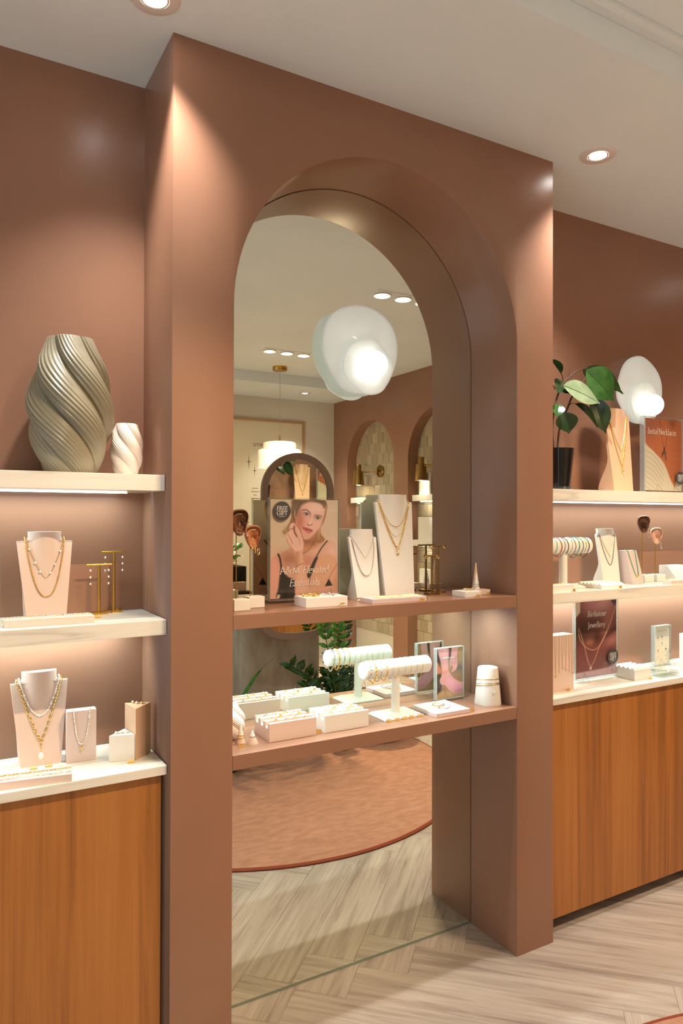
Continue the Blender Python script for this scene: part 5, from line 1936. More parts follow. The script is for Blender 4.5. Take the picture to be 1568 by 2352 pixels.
# ================================================================== leaves
def leaf_mesh(name, mat, L, W, bend, fold, tipl=0.10, nu=12, nv=6, tip=0.0):
    """leaf along +x from the origin, face up +z; bend curls it down, fold lifts the halves"""
    v, f = [], []
    for i in range(nu + 1):
        t = i / nu
        w = W * 0.5 * max(0.02, math.sin(math.pi * min(1.0, t * 1.04) ** 0.88)) ** 0.92 if t < 1 - tipl * 0.6 else W * 0.5 * 0.05 * (1.15 - t) / 0.15
        a = bend * t
        cx = L * (math.sin(a) / bend if abs(bend) > 1e-4 else t)
        cz = -L * ((1 - math.cos(a)) / bend if abs(bend) > 1e-4 else 0)
        for j in range(2 * nv + 1):
            s_ = (j - nv) / nv
            v.append((cx - abs(s_) * w * fold * math.sin(a) * -1, s_ * w * math.cos(fold), cz + abs(s_) * w * fold))
    K = 2 * nv + 1
    for i in range(nu):
        for j in range(K - 1):
            f.append((i * K + j, (i + 1) * K + j, (i + 1) * K + j + 1, i * K + j + 1))
    m_ = MB().add(v, f)
    me = m_.mesh(name, 180)
    me.materials.append(MATS[mat])
    return me


def orient(o, base, tip, normal):
    x = (Vector(tip) - Vector(base)).normalized()
    z = Vector(normal)
    z = (z - x * z.dot(x)).normalized()
    y = z.cross(x)
    o.matrix_local = Matrix(((x.x, y.x, z.x, base[0]), (x.y, y.y, z.y, base[1]), (x.z, y.z, z.z, base[2]), (0, 0, 0, 1)))


# ================================================================== right bay, top shelf
ZTR = ZT - 0.006
pl = thing('rubber_plant', 'rubber plant with glossy leaves in a black pot beside the arch', 'plant', (0.885, 0.160, ZTR))


def loc_(p):
    return Vector((p[0] - 0.885, p[1] - 0.160, p[2] - ZTR))


pot = MB().lathe([(0.0425, 0.010), (0.058, 0.162), (0.054, 0.162), (0.051, 0.146)], 40, cap=False)
pot.lathe([(0.0425, 0.010), (0.002, 0.010)], 40, cap=False)
pot.build('pot', 'black_gloss', pl, smooth=40)
MB().lathe([(0.046, 0.0), (0.052, 0.014), (0.049, 0.014), (0.044, 0.006), (0.002, 0.006)], 40).build('saucer', 'black_gloss', pl, smooth=40)
MB().lathe([(0.0515, 0.147), (0.002, 0.150)], 32, cap=False).build('soil', 'soil', pl)


def stem(pts, r0, r1):
    P_ = spline([tuple(loc_(p)) for p in pts], 5)
    n_ = len(P_)
    MB().tube(P_, [r0 + (r1 - r0) * i / (n_ - 1) for i in range(n_)], 8).build('stem', 'stem_bark', pl, smooth=60)


stem([(0.872, .155, 1.750), (0.884, .152, 1.852), (0.925, .150, 1.933), (0.948, .148, 1.978), (0.985, .146, 2.022), (1.022, .144, 2.057), (1.022, .143, 2.082)], .0045, .0022)
stem([(0.866, .165, 1.750), (0.856, .165, 1.857), (0.876, .162, 1.961), (0.910, .158, 2.028), (0.935, .156, 2.048), (0.975, .152, 2.078), (1.014, .150, 2.093)], .0045, .0022)
stem([(0.936, .156, 2.048), (0.940, .155, 2.070), (0.942, .154, 2.092)], .0022, .0008)
stem([(0.910, .158, 2.028), (0.900, .158, 2.059), (0.870, .160, 2.090), (0.852, .162, 2.108)], .0022, .0012)
stem([(0.925, .150, 1.933), (0.940, .146, 1.948), (0.955, .142, 1.947)], .0018, .0012)
for (b0, tp, W, nr, bend, fold, mt) in (
        ((1.018, .142, 2.086), (1.150, .118, 1.972), .150, (-.45, -.82, .36), .30, .12, 'leaf_ficus'),
        ((1.012, .150, 2.093), (1.246, .150, 2.012), .085, (.10, .55, .85), .75, .25, 'leaf_ficus'),
        ((0.888, .140, 2.012), (1.046, .098, 1.950), .120, (-.25, -.85, .60), .25, .10, 'leaf_ficus_sheen'),
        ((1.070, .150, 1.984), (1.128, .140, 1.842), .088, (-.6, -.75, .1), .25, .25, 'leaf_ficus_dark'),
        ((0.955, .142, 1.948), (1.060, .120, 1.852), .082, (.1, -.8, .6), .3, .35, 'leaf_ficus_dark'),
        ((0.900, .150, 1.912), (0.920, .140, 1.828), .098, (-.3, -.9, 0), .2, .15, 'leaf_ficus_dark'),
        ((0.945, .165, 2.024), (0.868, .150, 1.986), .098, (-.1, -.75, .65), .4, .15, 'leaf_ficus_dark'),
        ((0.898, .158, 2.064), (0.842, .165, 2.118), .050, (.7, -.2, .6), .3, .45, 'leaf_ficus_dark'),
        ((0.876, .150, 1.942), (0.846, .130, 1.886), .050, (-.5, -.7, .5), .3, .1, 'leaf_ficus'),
        ((0.870, .165, 2.000), (0.780, .150, 2.030), .080, (-.1, -.6, .8), .5, .15, 'leaf_ficus')):
    L = (Vector(tp) - Vector(b0)).length * (1 + bend * bend / 24)
    lf = leaf_mesh('leaf', mt, L, W, bend, fold)
    o = obj('leaf', lf, pl)
    # aim the chord of the bent leaf at the tip
    x = (Vector(tp) - Vector(b0)).normalized()
    nz = Vector(nr)
    nz = (nz - x * nz.dot(x)).normalized()
    d = (x * math.cos(bend / 2) + nz * math.sin(bend / 2))
    orient(o, loc_(b0), loc_(b0) + d, nz)
    rib = MB().tube([lf.vertices[i * 13 + 6].co + Vector((0, 0, 0.0006)) for i in range(0, 13)], [0.0016 - 0.0001 * i for i in range(13)], 5).build('midrib', 'stem_green', o, smooth=60)

bp = Bust('peach necklace bust with two gold chains on the top right shelf', 'display_peach', (1.214, 0.156, ZTR), 0.342, 0.073, 0.057, 0.318, 0.043, 0.215, k=0.11, foot=0.088, flare=1.3)
P = bp.drape(0.056, 0.320, 0.175, 1.45)
q = low(P)
necklace('short fine gold chain on the peach bust', [('chain', MB().tube(P, 0.0008, 5), 'gold'), ('bead', MB().sphere(q + Vector((0, -.002, -.003)), .0026, 8, 6), 'gold')], group='necklaces on busts')
P = bp.drape(0.060, 0.320, 0.105, 1.25)
q = low(P)
necklace('long gold link chain with a round charm on the peach bust', [('chain', MB().chain(P, 0.0060, 0.0010, .7), 'gold'), ('charm', MB().sphere(q + Vector((0, -.003, -.020)), .0052, 12, 8).tube([q, q + Vector((0, -.002, -.015))], .0016, 6), 'gold')], group='necklaces on busts')
t, T = sign('acrylic sign reading Initial Necklaces at the right edge of the top shelf', (1.467, 0.115, ZTR), 0.252, 0.315, 0.030, chest(), rise=0.004, margin=(0.006, 0.006), feet=(-0.06, 0.05))
m_ = MB()
sz = 0.038
w1 = text_width('Initial ', .78) * sz
write(m_, 'Initial', -0.105, 0.243, sz, True, .85, .78)
write(m_, 'Necklaces', -0.105 + w1, 0.243, sz, False, .85, .78)
lettering(t, T, m_, 'letter_cream', 0.0085)
sticker(t, T, 0.098, 0.062, 0.028, -0.0003)

# ================================================================== right bay, middle shelf
ZMR = ZM - 0.002
HB2 = 0.163
M4 = bracelet_bar('ivory T-bar stand with coloured cord bracelets beside the arch', (0.915, 0.165, ZMR), 0.0, 0.275, 0.031, HB2, (0.14, 0.10), 0.016)
for k, (x, gm, wire, kind, hang) in enumerate(((-0.065, 'turquoise', .0010, 'cord', .008), (-0.040, 'bead_orange', .0016, 'cord', .008), (-0.022, 'bead_lilac', .0014, 'cord', .012), (-0.004, 'bead_black', .0012, 'cord', .010), (0.018, 'display_white', .0016, 'bead', .014), (0.036, 'bead_grey', .0013, 'cord', .010),
                                               (0.056, 'turquoise', .0019, 'bead', .014), (0.078, 'bead_grey', .0012, 'cord', .008), (0.094, 'bead_lime', .0014, 'bead', .011), (0.110, 'bead_black', .0013, 'cord', .012))):
    nm = {'turquoise': 'turquoise', 'bead_orange': 'orange', 'bead_lilac': 'lilac', 'bead_black': 'black', 'display_white': 'white', 'bead_grey': 'grey', 'bead_lime': 'lime green'}[gm]
    bracelet('%s %s bracelet, %s from the left on the coloured T-bar' % (nm, 'beaded' if kind == 'bead' else 'cord', ('first', 'second', 'third', 'fourth', 'fifth', 'sixth', 'seventh', 'eighth', 'ninth', 'tenth')[k]),
             M4, x, HB2, 0.031, hang, wire, gm, 'bracelets on the coloured T-bar', kind, .005, 0.002 * (-1) ** k, ([(120 + 5 * k, .0022, 1)], 'gold') if k > 2 else None)
block('bracelet_tray', 'white block with a gold strand beside the arch edge', 'display_white', 0.735, 0.846, 0.046, 0.098, ZMR, 0.026)
tag(MB().chain([(0.740 + 0.1 * i / 20, 0.070, ZMR + 0.028) for i in range(21)], 0.0055, 0.0007).build('bracelet', 'gold', smooth=60), 'gold chain on the white block beside the arch edge', 'bracelet')
price_tag(0.838, 0.040, ZMR, 'before the white block on the right shelf', 3)
# zigzag tray: ridges run in depth
prof = [(0.985, ZMR), (1.135, ZMR), (1.135, ZMR + 0.012)]
for i in range(6):
    a0 = 1.135 - 0.010 - 0.0225 * i
    prof += [(a0 - 0.011, ZMR + 0.019 - 0.0), (a0 - 0.0225, ZMR + 0.010)]
o = MB()
pr = [(0.052, ZMR), (0.168, ZMR)]
for i in range(6):
    y = 0.168 - 0.0185 * i
    pr += [(y, ZMR + 0.013 + 0.002 * (i == 0)), (y - 0.0092, ZMR + 0.0215)]
pr += [(0.052, ZMR + 0.013)]
o.prism(pr, 'x', 1.000, 1.130)
tag(o.build('ring_tray', 'display_white', bevel=0.0006, bseg=1), 'flat white ring tray with pointed ridges on the right shelf', 'ring tray')
price_tag(1.098, 0.045, ZMR, 'before the ridged white ring tray', 3)
br = Bust('white necklace bust with gold and dark chains on the right shelf', 'display_white', (1.212, 0.213, ZMR), 0.229, 0.058, 0.050, 0.203, 0.040, 0.120, k=0.14, foot=0.060, flare=1.25)
P = br.drape(0.046, 0.206, 0.118, 1.3)
q = low(P)
necklace('fine gold chain with a bead on the right shelf bust', [('chain', MB().tube(P, 0.0008, 5), 'gold'), ('bead', MB().sphere(q + Vector((0, -.002, -.003)), .0032, 8, 6), 'gold')], group='necklaces on busts')
P = br.drape(0.047, 0.206, 0.078, 1.7)
necklace('dark bead chain hanging low on the right shelf bust', [('beads', MB().beads(P, 0.0015, 1.0, 6, 5), 'bead_grey')], group='necklaces on busts')
wd = MB().prism([(0.128, ZMR), (0.205, ZMR), (0.205, ZMR + 0.137), (0.168, ZMR + 0.137)], 'x', 1.279, 1.349)
tag(wd.build('necklace_wedge', 'display_mauve', bevel=0.0012), 'mauve wedge with a turquoise bead necklace', 'display wedge')
pts = []
for i in range(41):
    t_ = -1 + 2 * i / 40
    z = 0.030 + 0.106 * abs(t_) ** 2.6
    pts.append((1.314 + 0.021 * t_, 0.128 + 0.04 * z / 0.137 - 0.003, ZMR + z))
pts = [(pts[0][0], .180, ZMR + .1395)] + pts + [(pts[-1][0], .180, ZMR + .1395)]
necklace('turquoise bead necklace with gold beads over the mauve wedge', [('beads', MB().beads(pts, 0.0018, 0.95, 8, 6), 'turquoise')] + [('gold_bead', MB().sphere(pts[i], 0.0032, 8, 6), 'gold') for i in (14, 21, 28)])
ear_stand('dark ear on a brass rod with silver drops on the right shelf', 1.435, 0.196, ZMR, 0.214, 0.076, 'skin_dark', 0.0, (0.060, 0.055, 0.030), (-0.012, 0.0), turn=R(-42))
ear_stand('pale ear on a brass rod with silver drops on the right shelf', 1.505, 0.186, ZMR, 0.166, 0.072, 'skin_light', 0.0, (0.056, 0.050, 0.030), (-0.010, 0.0), turn=R(-42))
for (x, y, z, lab) in ((1.434, 0.178, 0.214, 'dark ear'), (1.504, 0.168, 0.166, 'pale ear')):
    m_ = MB()
    for k in range(3):
        m_.ring((x + 0.004 + 0.002 * k, y, ZMR + z - 0.010 * k), 0.0046, 0.0009, (0.6 if k % 2 else -0.2, -1, 0), 16, 5)
    tag(m_.build('earring', 'silver', smooth=60), 'silver linked drop hanging from the %s on the right shelf' % lab, 'earring', 'linked drop earrings')
wd = MB().prism([(0.120, ZMR), (0.215, ZMR), (0.215, ZMR + 0.066), (0.175, ZMR + 0.066)], 'x', 1.560, 1.680)
tag(wd.build('earring_wedge', 'display_white', bevel=0.0012), 'white sloped earring wedge at the right edge of the shelf', 'display wedge')
for k in range(6):
    a, b_ = k % 3, k // 3
    z = ZMR + 0.022 + 0.022 * b_
    y = 0.120 + 0.055 * (z - ZMR) / 0.066
    tag(MB().sphere((1.585 + 0.035 * a, y - 0.001, z), 0.0030, 8, 6).sphere((1.594 + 0.035 * a, y - 0.001, z), 0.0026, 8, 6).build('earring', 'pearl', smooth=180), 'tiny stud pair on the white sloped wedge, %s of the %s row' % (('left', 'middle', 'right')[a], ('lower', 'upper')[b_]), 'earring', 'studs on the white wedge')
block('bracelet_tray', 'flat pink tray with crystal strands at the right shelf edge', 'display_pink', 1.400, 1.560, 0.040, 0.080, ZMR, 0.016)
for k in range(2):
    tag(MB().beads([(1.405 + 0.15 * i / 10, 0.052 + 0.016 * k, ZMR + 0.0182) for i in range(11)], 0.0022, 1.1, 6, 5).build('bracelet', ('crystal', 'gold')[k], smooth=60), ('crystal', 'gold bead')[k] + ' strand on the flat pink tray at the right', 'bracelet', 'strands on the flat pink tray')

# ================================================================== right bay, worktop
block('necklace_block', 'tall pink block with six fine pendants beside the arch', 'display_pink', 0.778, 0.897, 0.096, 0.146, ZC, 0.209)
for k, x in enumerate((0.800, 0.818, 0.836, 0.854, 0.872, 0.887)):
    zl = (0.062, 0.078, 0.090, 0.082, 0.076, 0.068)[k]
    t_ = thing('necklace', 'fine gold pendant necklace, %s from the arch on the tall pink block' % ('first', 'second', 'third', 'fourth', 'fifth', 'sixth')[k], 'necklace', (0, 0, 0), 0, 'pendants on the tall pink block')
    MB().tube([(x - .004, .120, ZC + .2098), (x - .004, .0952, ZC + .2096), (x - .0035, .0952, ZC + .15), (x, .0952, ZC + zl), (x + .0035, .0952, ZC + .15), (x + .004, .0952, ZC + .2096), (x + .004, .120, ZC + .2098)], 0.0005, 4).build('chain', 'gold_soft', t_)
    MB().sphere((x, .0938, ZC + zl - .004), .0032, 8, 6).build('pendant', 'silver' if k == 3 else 'gold', t_, smooth=60)
price_tag(0.858, 0.088, ZC, 'before the tall pink block', 4)
t, T = sign('tall acrylic sign reading Birthstone Jewellery under the right shelf', (1.093, 0.150, ZC), 0.245, 0.325, 0.022, throat(), rise=0.010, margin=(0.004, 0.005), feet=(-0.085, 0.075))
m_ = MB()
sz = 0.033
w1 = text_width('Birthstone', .8) * sz
write(m_, 'Birthstone', -w1 / 2, 0.246, sz, True, 1.5, .8)
w2 = text_width('Jewellery', .86) * sz
write(m_, 'Jewellery', -w2 / 2, 0.202, sz, False, 1.3, .86)
lettering(t, T, m_, 'letter_white', 0.0062)
sticker(t, T, 0.088, 0.078, 0.031, -0.0003)
o = MB()
pr = [(0.070, ZC), (0.176, ZC)]
for i in range(5):
    y = 0.176 - 0.0212 * i
    pr += [(y, ZC + 0.042), (y - 0.0106, ZC + 0.051)]
pr += [(0.070, ZC + 0.041)]
o.prism(pr, 'x', 1.212, 1.312)
tag(o.build('ring_block', 'white_gloss', bevel=0.0006, bseg=1), 'white ring block with pointed ridges on the right worktop', 'ring block')
price_tag(1.296, 0.060, ZC, 'before the ridged block on the right worktop', 3)
t, T = sign('small acrylic block with a card of coloured birthstones', (1.578, 0.205, ZC), 0.105, 0.172, 0.026, stone_card(), rise=0.005, margin=(0.003, 0.003), feet=(-0.03, 0.035))
m_ = MB()
write(m_, 'Birthstone', -0.034, 0.146, 0.0118, False, .8, .8)
write(m_, 'Jewels', 0.008, 0.146, 0.0118, False, .8, .8)
lettering(t, T, m_, 'ink_pale', 0.0075)
for k, (x0, x1, y0, y1, z0, h) in enumerate(((1.345, 1.465, 0.040, 0.115, 0.0, 0.011), (1.352, 1.458, 0.046, 0.112, 0.011, 0.011), (1.40, 1.50, 0.130, 0.185, 0.0, 0.014))):
    o = MB().box(x0, x1, y0, y1, ZC + z0, ZC + z0 + h).build('acrylic_slab', 'acrylic_edge', bevel=0.0012, bseg=1)
    tag(o, ('lower clear acrylic slab at the worktop edge', 'upper clear acrylic slab at the worktop edge', 'clear acrylic slab before the birthstone card')[k], 'acrylic slab', 'clear slabs on the right worktop')
block('necklace_block', 'ivory upright card at the right picture edge', 'display_white', 1.60, 1.70, 0.115, 0.145, ZC, 0.150)


# ================================================================== the shop across from the display (seen in the mirror)
rug = thing('rug', 'round coral wool rug on the oak floor', 'rug', (0.426, -1.624, 0.0))
MB().lathe([(1.192, 0.0005), (1.190, 0.011), (0.6, 0.012), (0.001, 0.012)], 128).build('pile', 'rug_wool', rug, smooth=30)
MB().lathe([(1.190, 0.0005), (1.202, 0.0005), (1.204, 0.006), (1.198, 0.0115), (1.188, 0.0115)], 128, cap=False).build('binding', 'rug_edge', rug, smooth=60)


def pill(w, z0, z1, rb, n=28):
    """outline with a round head and a softly rounded foot, in xz around x = 0"""
    r = w / 2
    pts = [(r * math.cos(math.pi * k / n), z1 - r + r * math.sin(math.pi * k / n)) for k in range(n + 1)]
    pts += [(-r * abs(math.cos(math.pi / 2 * k / n)) ** 0.75, z0 + rb - rb * math.sin(math.pi / 2 * k / n) ** 0.9) for k in range(n + 1)]
    pts += [(r * abs(math.sin(math.pi / 2 * k / n)) ** 0.75, z0 + rb - rb * math.cos(math.pi / 2 * k / n) ** 0.9) for k in range(1, n + 1)]
    return pts


sm = thing('standing_mirror', 'round-headed standing mirror with a taupe frame reflected behind the portrait', 'mirror', (0.682, -1.53, 0.0), R(5.0))
A = pill(0.459, 0.775, 1.886, 0.11)
B = pill(0.459 - 0.076, 0.813, 1.848, 0.085)
n = len(A)
mb = MB()
for y, s_ in ((0.0, 1), (-0.03, -1)):
    mb.add([(x, y, z) for x, z in A] + [(x, y, z) for x, z in B], [(k, (k + 1) % n, n + (k + 1) % n, n + k) for k in range(n)])
for O_, in ((A,), (B,)):
    mb.add([(x, 0.0, z) for x, z in O_] + [(x, -0.03, z) for x, z in O_], [(k, (k + 1) % n, n + (k + 1) % n, n + k) for k in range(n)])
mb.build('frame', 'frame_taupe', sm, smooth=30)
MB().add([(x, -0.012, z) for x, z in B], [tuple(range(n))]).build('mirror_face', 'mirror_glass', sm)
MB().add([(x, -0.026, z) for x, z in A], [tuple(range(n))]).build('back_board', 'gap_dark', sm)
MB().box(-0.10, 0.10, -0.205, -0.031, 0.80, 0.86).build('bracket', 'frame_taupe', sm, bevel=0.004)

ped = thing('pedestal', 'tall grey velvet pedestal reflected behind the leafy plants', 'pedestal', (0.70, -1.925, 0.0124))
mb = MB()
prof = []
for k in range(9):
    a = R(180 + 90 * k / 8)
for (cx_, cy_, a0) in ((0.20, 0.09, 0), (-0.20, 0.09, 90), (-0.20, -0.09, 180), (0.20, -0.09, 270)):
    for k in range(9):
        a = R(a0 + 90 * k / 8)
        prof.append((cx_ + 0.075 * math.cos(a), cy_ + 0.075 * math.sin(a)))
MB().prism(prof, 'z', 0, 0.89).build('body', 'velvet_grey', ped, smooth=30)
mb = MB()
mb.tube([(x * 1.0, y * 1.0, 0.90) for x, y in prof], 0.018, 10, closed=True).build('rim', 'velvet_grey', ped, smooth=180)

dp = tag(MB().box(-0.21, 0.21, -0.20, 0.20, 0, 1.0).build('plinth', 'velvet_dark', bevel=0.006), 'dark grey fabric plinth reflected at the left jamb', 'plinth')
dp.location = (0.42, -2.31, 0.0124)
pt = thing('planter', 'ribbed dark grey planter box with a leafy plant on the dark plinth', 'planter', (0.475, -2.35, 1.0124))
mb = MB().box(-0.17, 0.17, -0.10, 0.10, 0, 0.155)
for k in range(28):
    mb.box(-0.168 + 0.0121 * k, -0.160 + 0.0121 * k, 0.0985, 0.105, 0.004, 0.152)
mb.build('box', 'velvet_dark', pt)
MB().box(-0.155, 0.155, -0.085, 0.085, 0.15, 0.1565).build('soil', 'soil', pt)
leaf_a = leaf_mesh('leaf', 'leaf_green', 0.085, 0.052, 0.5, 0.2, nu=6, nv=2)
rr = random.Random(3)
for k in range(64):
    a = rr.uniform(0, 6.28)
    b_ = Vector((rr.uniform(-.15, .15), rr.uniform(-.08, .08), 0.15 + rr.uniform(0.0, .13)))
    d = Vector((math.cos(a), math.sin(a), rr.uniform(-.2, .9)))
    o = obj('leaf', leaf_a, pt)
    orient(o, b_, b_ + d, (rr.uniform(-.4, .4), .35, 1))
pb = block('earring_block', 'small peach block with tiny earrings on the dark plinth', 'display_peach', 0.505, 0.595, -2.17, -2.13, 1.0124, 0.060)

# leafy plants on the rug
zz = thing('potted_plant', 'leafy dark plant with upright stems reflected behind the ivory T-bar', 'plant', (1.085, -1.72, 0.0124))
MB().lathe([(0.06, 0.0), (0.082, 0.17), (0.077, 0.17), (0.07, 0.15), (0.002, 0.15)], 32).build('pot', 'velvet_dark', zz, smooth=40)
leaf_z = leaf_mesh('leaf', 'leaf_deep', 0.075, 0.034, 0.35, 0.2, nu=6, nv=2)
leaf_y = leaf_mesh('leaf', 'leaf_green', 0.070, 0.030, 0.35, 0.2, nu=6, nv=2)
rr = random.Random(9)
for k, (tip, mid) in enumerate((((-.30, .32, .84), (-.17, .22, .45)), ((-.20, .31, .83), (-.12, .21, .45)), ((-.02, .10, .85), (-.05, .08, .45)), ((-.47, .22, .62), (-.24, .18, .46)), ((-.36, .22, .50), (-.20, .17, .36)), ((-.10, .2, .60), (-.09, .14, .4)), ((-.0, .15, .54), (-.04, .10, .36)), ((-.22, .21, .55), (-.14, .15, .35)))):
    P = spline([(0.0, 0.0, .15), mid, tip], 8)
    MB().tube(P, [.006 - .004 * i / (len(P) - 1) for i in range(len(P))], 6).build('stem', 'stem_green', zz, smooth=60)
    for i in range(5, len(P)):
        for s_ in (-1, 1):
            b_ = Vector(P[i])
            d = (Vector(P[min(i + 1, len(P) - 1)]) - Vector(P[i - 1])).normalized()
            side = Vector((s_ * 1.0, rr.uniform(-.2, .5), 0))
            o = obj('leaf', leaf_y if k in (0, 1) and i > 11 else leaf_z, zz)
            orient(o, b_, b_ + side * .8 + d * rr.uniform(.5, 1.0), (rr.uniform(-.3, .3), .9, .5))
st_ = thing('potted_plant', 'low plant with long strap leaves reflected by the left jamb', 'plant', (0.30, -1.68, 0.0124))
MB().lathe([(0.05, 0.0), (0.072, 0.15), (0.067, 0.15), (0.06, 0.13), (0.002, 0.13)], 32).build('pot', 'velvet_dark', st_, smooth=40)
for k in range(16):
    a = rr.uniform(0.6, 3.4)
    L = rr.uniform(.42, .64)
    lm = leaf_mesh('leaf', 'leaf_green' if k % 2 else 'leaf_deep', L, .035, 1.4, .25, .35, 10, 2)
    o = obj('leaf', lm, st_)
    b_ = Vector((.02 * math.cos(a), .02 * math.sin(a), .14))
    orient(o, b_, b_ + Vector((.45 * math.cos(a), .45 * math.sin(a), 1)), (-math.cos(a), -math.sin(a), .5))
lm = leaf_mesh('leaf', 'leaf_green', .62, .035, 1.1, .25, .4, 12, 2)
o = obj('leaf', lm, st_)
orient(o, Vector((0, .02, .14)), Vector((.06, .05, 1.1)), (-.9, .3, .2))
pf = thing('pouf', 'dark round pouf standing on the far side of the rug', 'pouf', (1.42, -1.88, 0.0124))
MB().lathe([(0.20, 0.0), (0.24, 0.03), (0.25, 0.12), (0.24, 0.24), (0.20, 0.275), (0.02, 0.28)], 40).build('cushion', 'velvet_dark', pf, smooth=50)

# framed print on the white wall
fp = thing('framed_print', 'large framed cream print on the white wall behind the pendant', 'picture', (1.80, YF, 0.0))
w, z0, z1, fw_ = 1.0, 0.45, 2.535, 0.022
mb = MB().box(-w / 2, w / 2, 0.001, 0.03, z1 - fw_, z1).box(-w / 2, w / 2, 0.001, 0.03, z0, z0 + fw_)
mb.box(-w / 2, -w / 2 + fw_, 0.001, 0.03, z0 + fw_, z1 - fw_).box(w / 2 - fw_, w / 2, 0.001, 0.03, z0 + fw_, z1 - fw_)
mb.build('frame', 'frame_wood', fp)
MB().box(-w / 2 + fw_, w / 2 - fw_, 0.001, 0.012, z0 + fw_, z1 - fw_).build('print', 'print_paper', fp)
mb = MB()


def bar(xa, za, xb, zb, wd=0.0042):
    d = Vector((xb - xa, zb - za)).normalized() * wd
    n_ = Vector((-d.y, d.x))
    mb.add([(xa + n_.x, 0.0128, za + n_.y), (xb + n_.x, 0.0128, zb + n_.y), (xb - n_.x, 0.0128, zb - n_.y), (xa - n_.x, 0.0128, za - n_.y)], [(0, 1, 2, 3)])


hz = 0.036
zc_ = 2.245
xs = 0.022          # letters run towards -x when seen from inside the shop
for ch, x in zip('MIYU', (xs, xs - .039, xs - .052, xs - .087)):
    if ch == 'M':
        for a in ((0, 0, 0, hz), (0, hz, -.013, .008), (-.013, .008, -.026, hz), (-.026, hz, -.026, 0)):
            bar(x + a[0], zc_ + a[1], x + a[2], zc_ + a[3], .0026)
    if ch == 'I':
        bar(x, zc_, x, zc_ + hz, .0026)
    if ch == 'Y':
        for a in ((0, hz, -.012, .017), (-.024, hz, -.012, .017), (-.012, .017, -.012, 0)):
            bar(x + a[0], zc_ + a[1], x + a[2], zc_ + a[3], .0026)
    if ch == 'U':
        for a in ((0, hz, 0, .008), (0, .008, -.007, 0), (-.007, 0, -.017, 0), (-.017, 0, -.024, .008), (-.024, .008, -.024, hz)):
            bar(x + a[0], zc_ + a[1], x + a[2], zc_ + a[3], .0026)
mb.build('lettering', 'ink_grey', fp)
mb = MB()
for (x, z, h) in ((-.14, 2.08, .09), (-.075, 1.99, .07), (-.055, 2.17, .012), (-.15, 1.45, .07)):
    for a, b_ in ((1, .42), (.42, 1)):
        pass
    mb.add([(x, .0128, z + h), (x + h * .05, .0128, z), (x, .0128, z - h), (x - h * .05, .0128, z)], [(0, 1, 2, 3)])
    mb.add([(x + h * .4, .0128, z), (x, .0128, z + h * .05), (x - h * .4, .0128, z), (x, .0128, z - h * .05)], [(0, 1, 2, 3)])
mb.build('stars', 'ink_grey', fp)
mb = MB()
for (x, z, k, wl) in ((-.07, 1.80, 5, .10), (.09, 1.80, 3, .12), (-.02, 1.55, 4, .13)):
    for i in range(k):
        q_ = wl * (0.7 + 0.3 * math.sin(i * 2.3))
        mb.add([(x - q_ / 2, .0128, z - .035 * i), (x + q_ / 2, .0128, z - .035 * i), (x + q_ / 2, .0128, z - .035 * i + .009), (x - q_ / 2, .0128, z - .035 * i + .009)], [(0, 1, 2, 3)])
mb.build('fine_print', 'ink_pale', fp)

# pendant lamp
pd = thing('pendant_lamp', 'two-tier ribbed opal pendant lamp hanging before the framed print', 'pendant lamp', (1.533, -3.631, TRAY))
MB().lathe([(0.002, -0.036), (0.062, -0.036), (0.066, -0.030), (0.066, 0.0)], 40).build('canopy', 'brass', pd, smooth=40)
MB().tube([(0, 0, -0.03), (0.002, 0, -.25), (0.004, 0, -.42), (-0.002, 0, -.63)], 0.0026, 6).build('cord', 'cord_clear', pd, smooth=60)
MB().tube([(0, 0, -0.625), (0, 0, -0.69)], 0.0075, 12).build('stem', 'gold_soft', pd, smooth=60)


def ribbed(r, z0, z1, nrib):
    v, f = [], []
    seg = nrib * 6
    prof = [(r * .80, z1 + .004), (r * .95, z1), (r, z1 - .012), (r, z0)]
    for j, (q_, z) in enumerate(prof):
        for k in range(seg):
            a = 2 * math.pi * k / seg
            m2 = 1 + (0.022 * math.cos(a * nrib) if j else 0)
            v.append((q_ * m2 * math.cos(a), q_ * m2 * math.sin(a), z))
    for j in range(3):
        for k in range(seg):
            k2 = (k + 1) % seg
            f.append((j * seg + k, j * seg + k2, (j + 1) * seg + k2, (j + 1) * seg + k))
    f.append(tuple(range(seg)))
    return MB().add(v, f)


ribbed(0.146, -0.760, -0.690, 44).build('upper_shade', 'shade_opal', pd, smooth=50)
ribbed(0.192, -0.920, -0.757, 44).build('lower_shade', 'shade_opal', pd, smooth=50)
MB().lathe([(0.13, -0.90), (0.13, -0.955), (0.10, -0.97), (0.002, -0.975)], 40).build('diffuser', 'shade_opal', pd, smooth=40)
lamp('pendant_bulb', 'POINT', (0, 0, -1.02), 14.0, WARM, pd, shadow_soft_size=0.08)


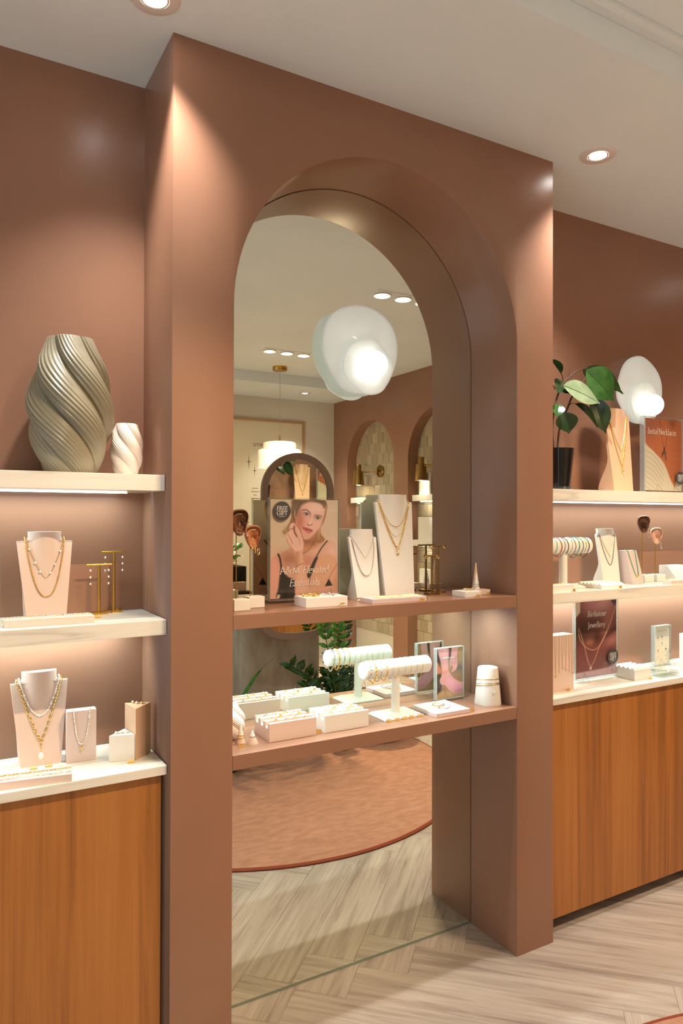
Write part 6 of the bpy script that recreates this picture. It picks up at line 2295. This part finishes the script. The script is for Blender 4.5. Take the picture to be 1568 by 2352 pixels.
# brass sconces and shelves in the niches
def sconce(ylamp, label):
    t = thing('wall_sconce', label, 'wall lamp', (XR + ND - 0.001, ylamp + 0.24, 1.975), 0, 'brass sconces in the niches')
    RY = Matrix.Rotation(R(-90), 4, 'Y')
    MB().lathe([(0.062, 0.0), (0.062, 0.012), (0.056, 0.016), (0.012, 0.022), (0.012, 0.05)], 32).xf(RY).build('wall_plate', 'brass_dark', t, smooth=40)
    MB().tube([(-0.045, 0, 0), (-0.075, -0.06, 0.0), (-0.12, -0.215, 0.0)], 0.008, 10).build('arm', 'brass_dark', t, smooth=60)
    MB().lathe([(0.030, -0.03), (0.030, 0.075), (0.026, 0.08)], 28, (-0.12, -0.24, 0)).build('holder', 'brass_dark', t, smooth=40)
    MB().lathe([(0.060, -0.135), (0.046, 0.015), (0.030, 0.018)], 32, (-0.12, -0.24, 0), cap=False).build('shade', 'brass_dark', t, smooth=40)
    MB().sphere((-0.12, -0.24, -0.11), 0.03, 16, 10).build('bulb', 'bulb_warm', t, smooth=180)
    lamp('sconce_bulb', 'SPOT', (-0.12, -0.24, -0.14), 4.0, WARM, t, spot_size=R(120), spot_blend=.6, shadow_soft_size=.03)


sconce(-4.12, 'brass sconce in the far tiled niche, left of the white bust')
sconce(-3.02, 'brass sconce in the near tiled niche, half hidden by the jamb')
for (y0, y1), nm in zip(nich, ('far', 'near')):
    for z, wh in ((1.712, 'top'), (1.296, 'middle'), (0.88, 'low')):
        s_ = shelf('white %s shelf in the %s tiled niche' % (wh, nm), 'white_gloss', XR + 0.012, XR + ND + 0.001, y0 + 0.052, y1 - 0.052, z, 0.057)
        MB().box(XR + 0.05, XR + 0.06, y0 + 0.13, y1 - 0.13, z - 0.060, z - 0.057).build('led_strip', 'led', s_)
        l = lamp('strip_lamp', 'AREA', (XR + 0.055, (y0 + y1) / 2, z - 0.064), 0.9, (1.0, 0.93, 0.80), s_, shape='RECTANGLE', size=0.012, size_y=(y1 - y0) - .26)
block('display_card', 'white printed card on the top shelf of the near niche', 'white_gloss', XR + .04, XR + .06, -3.12, -2.96, 1.712, .20)
block('display_block', 'white block with an earring photo on the middle niche shelf', 'white_gloss', XR + .03, XR + .07, -3.12, -2.95, 1.296, .21)
block('display_block', 'small white block on the low shelf of the near niche', 'white_gloss', XR + .03, XR + .08, -3.10, -2.97, .88, .15)
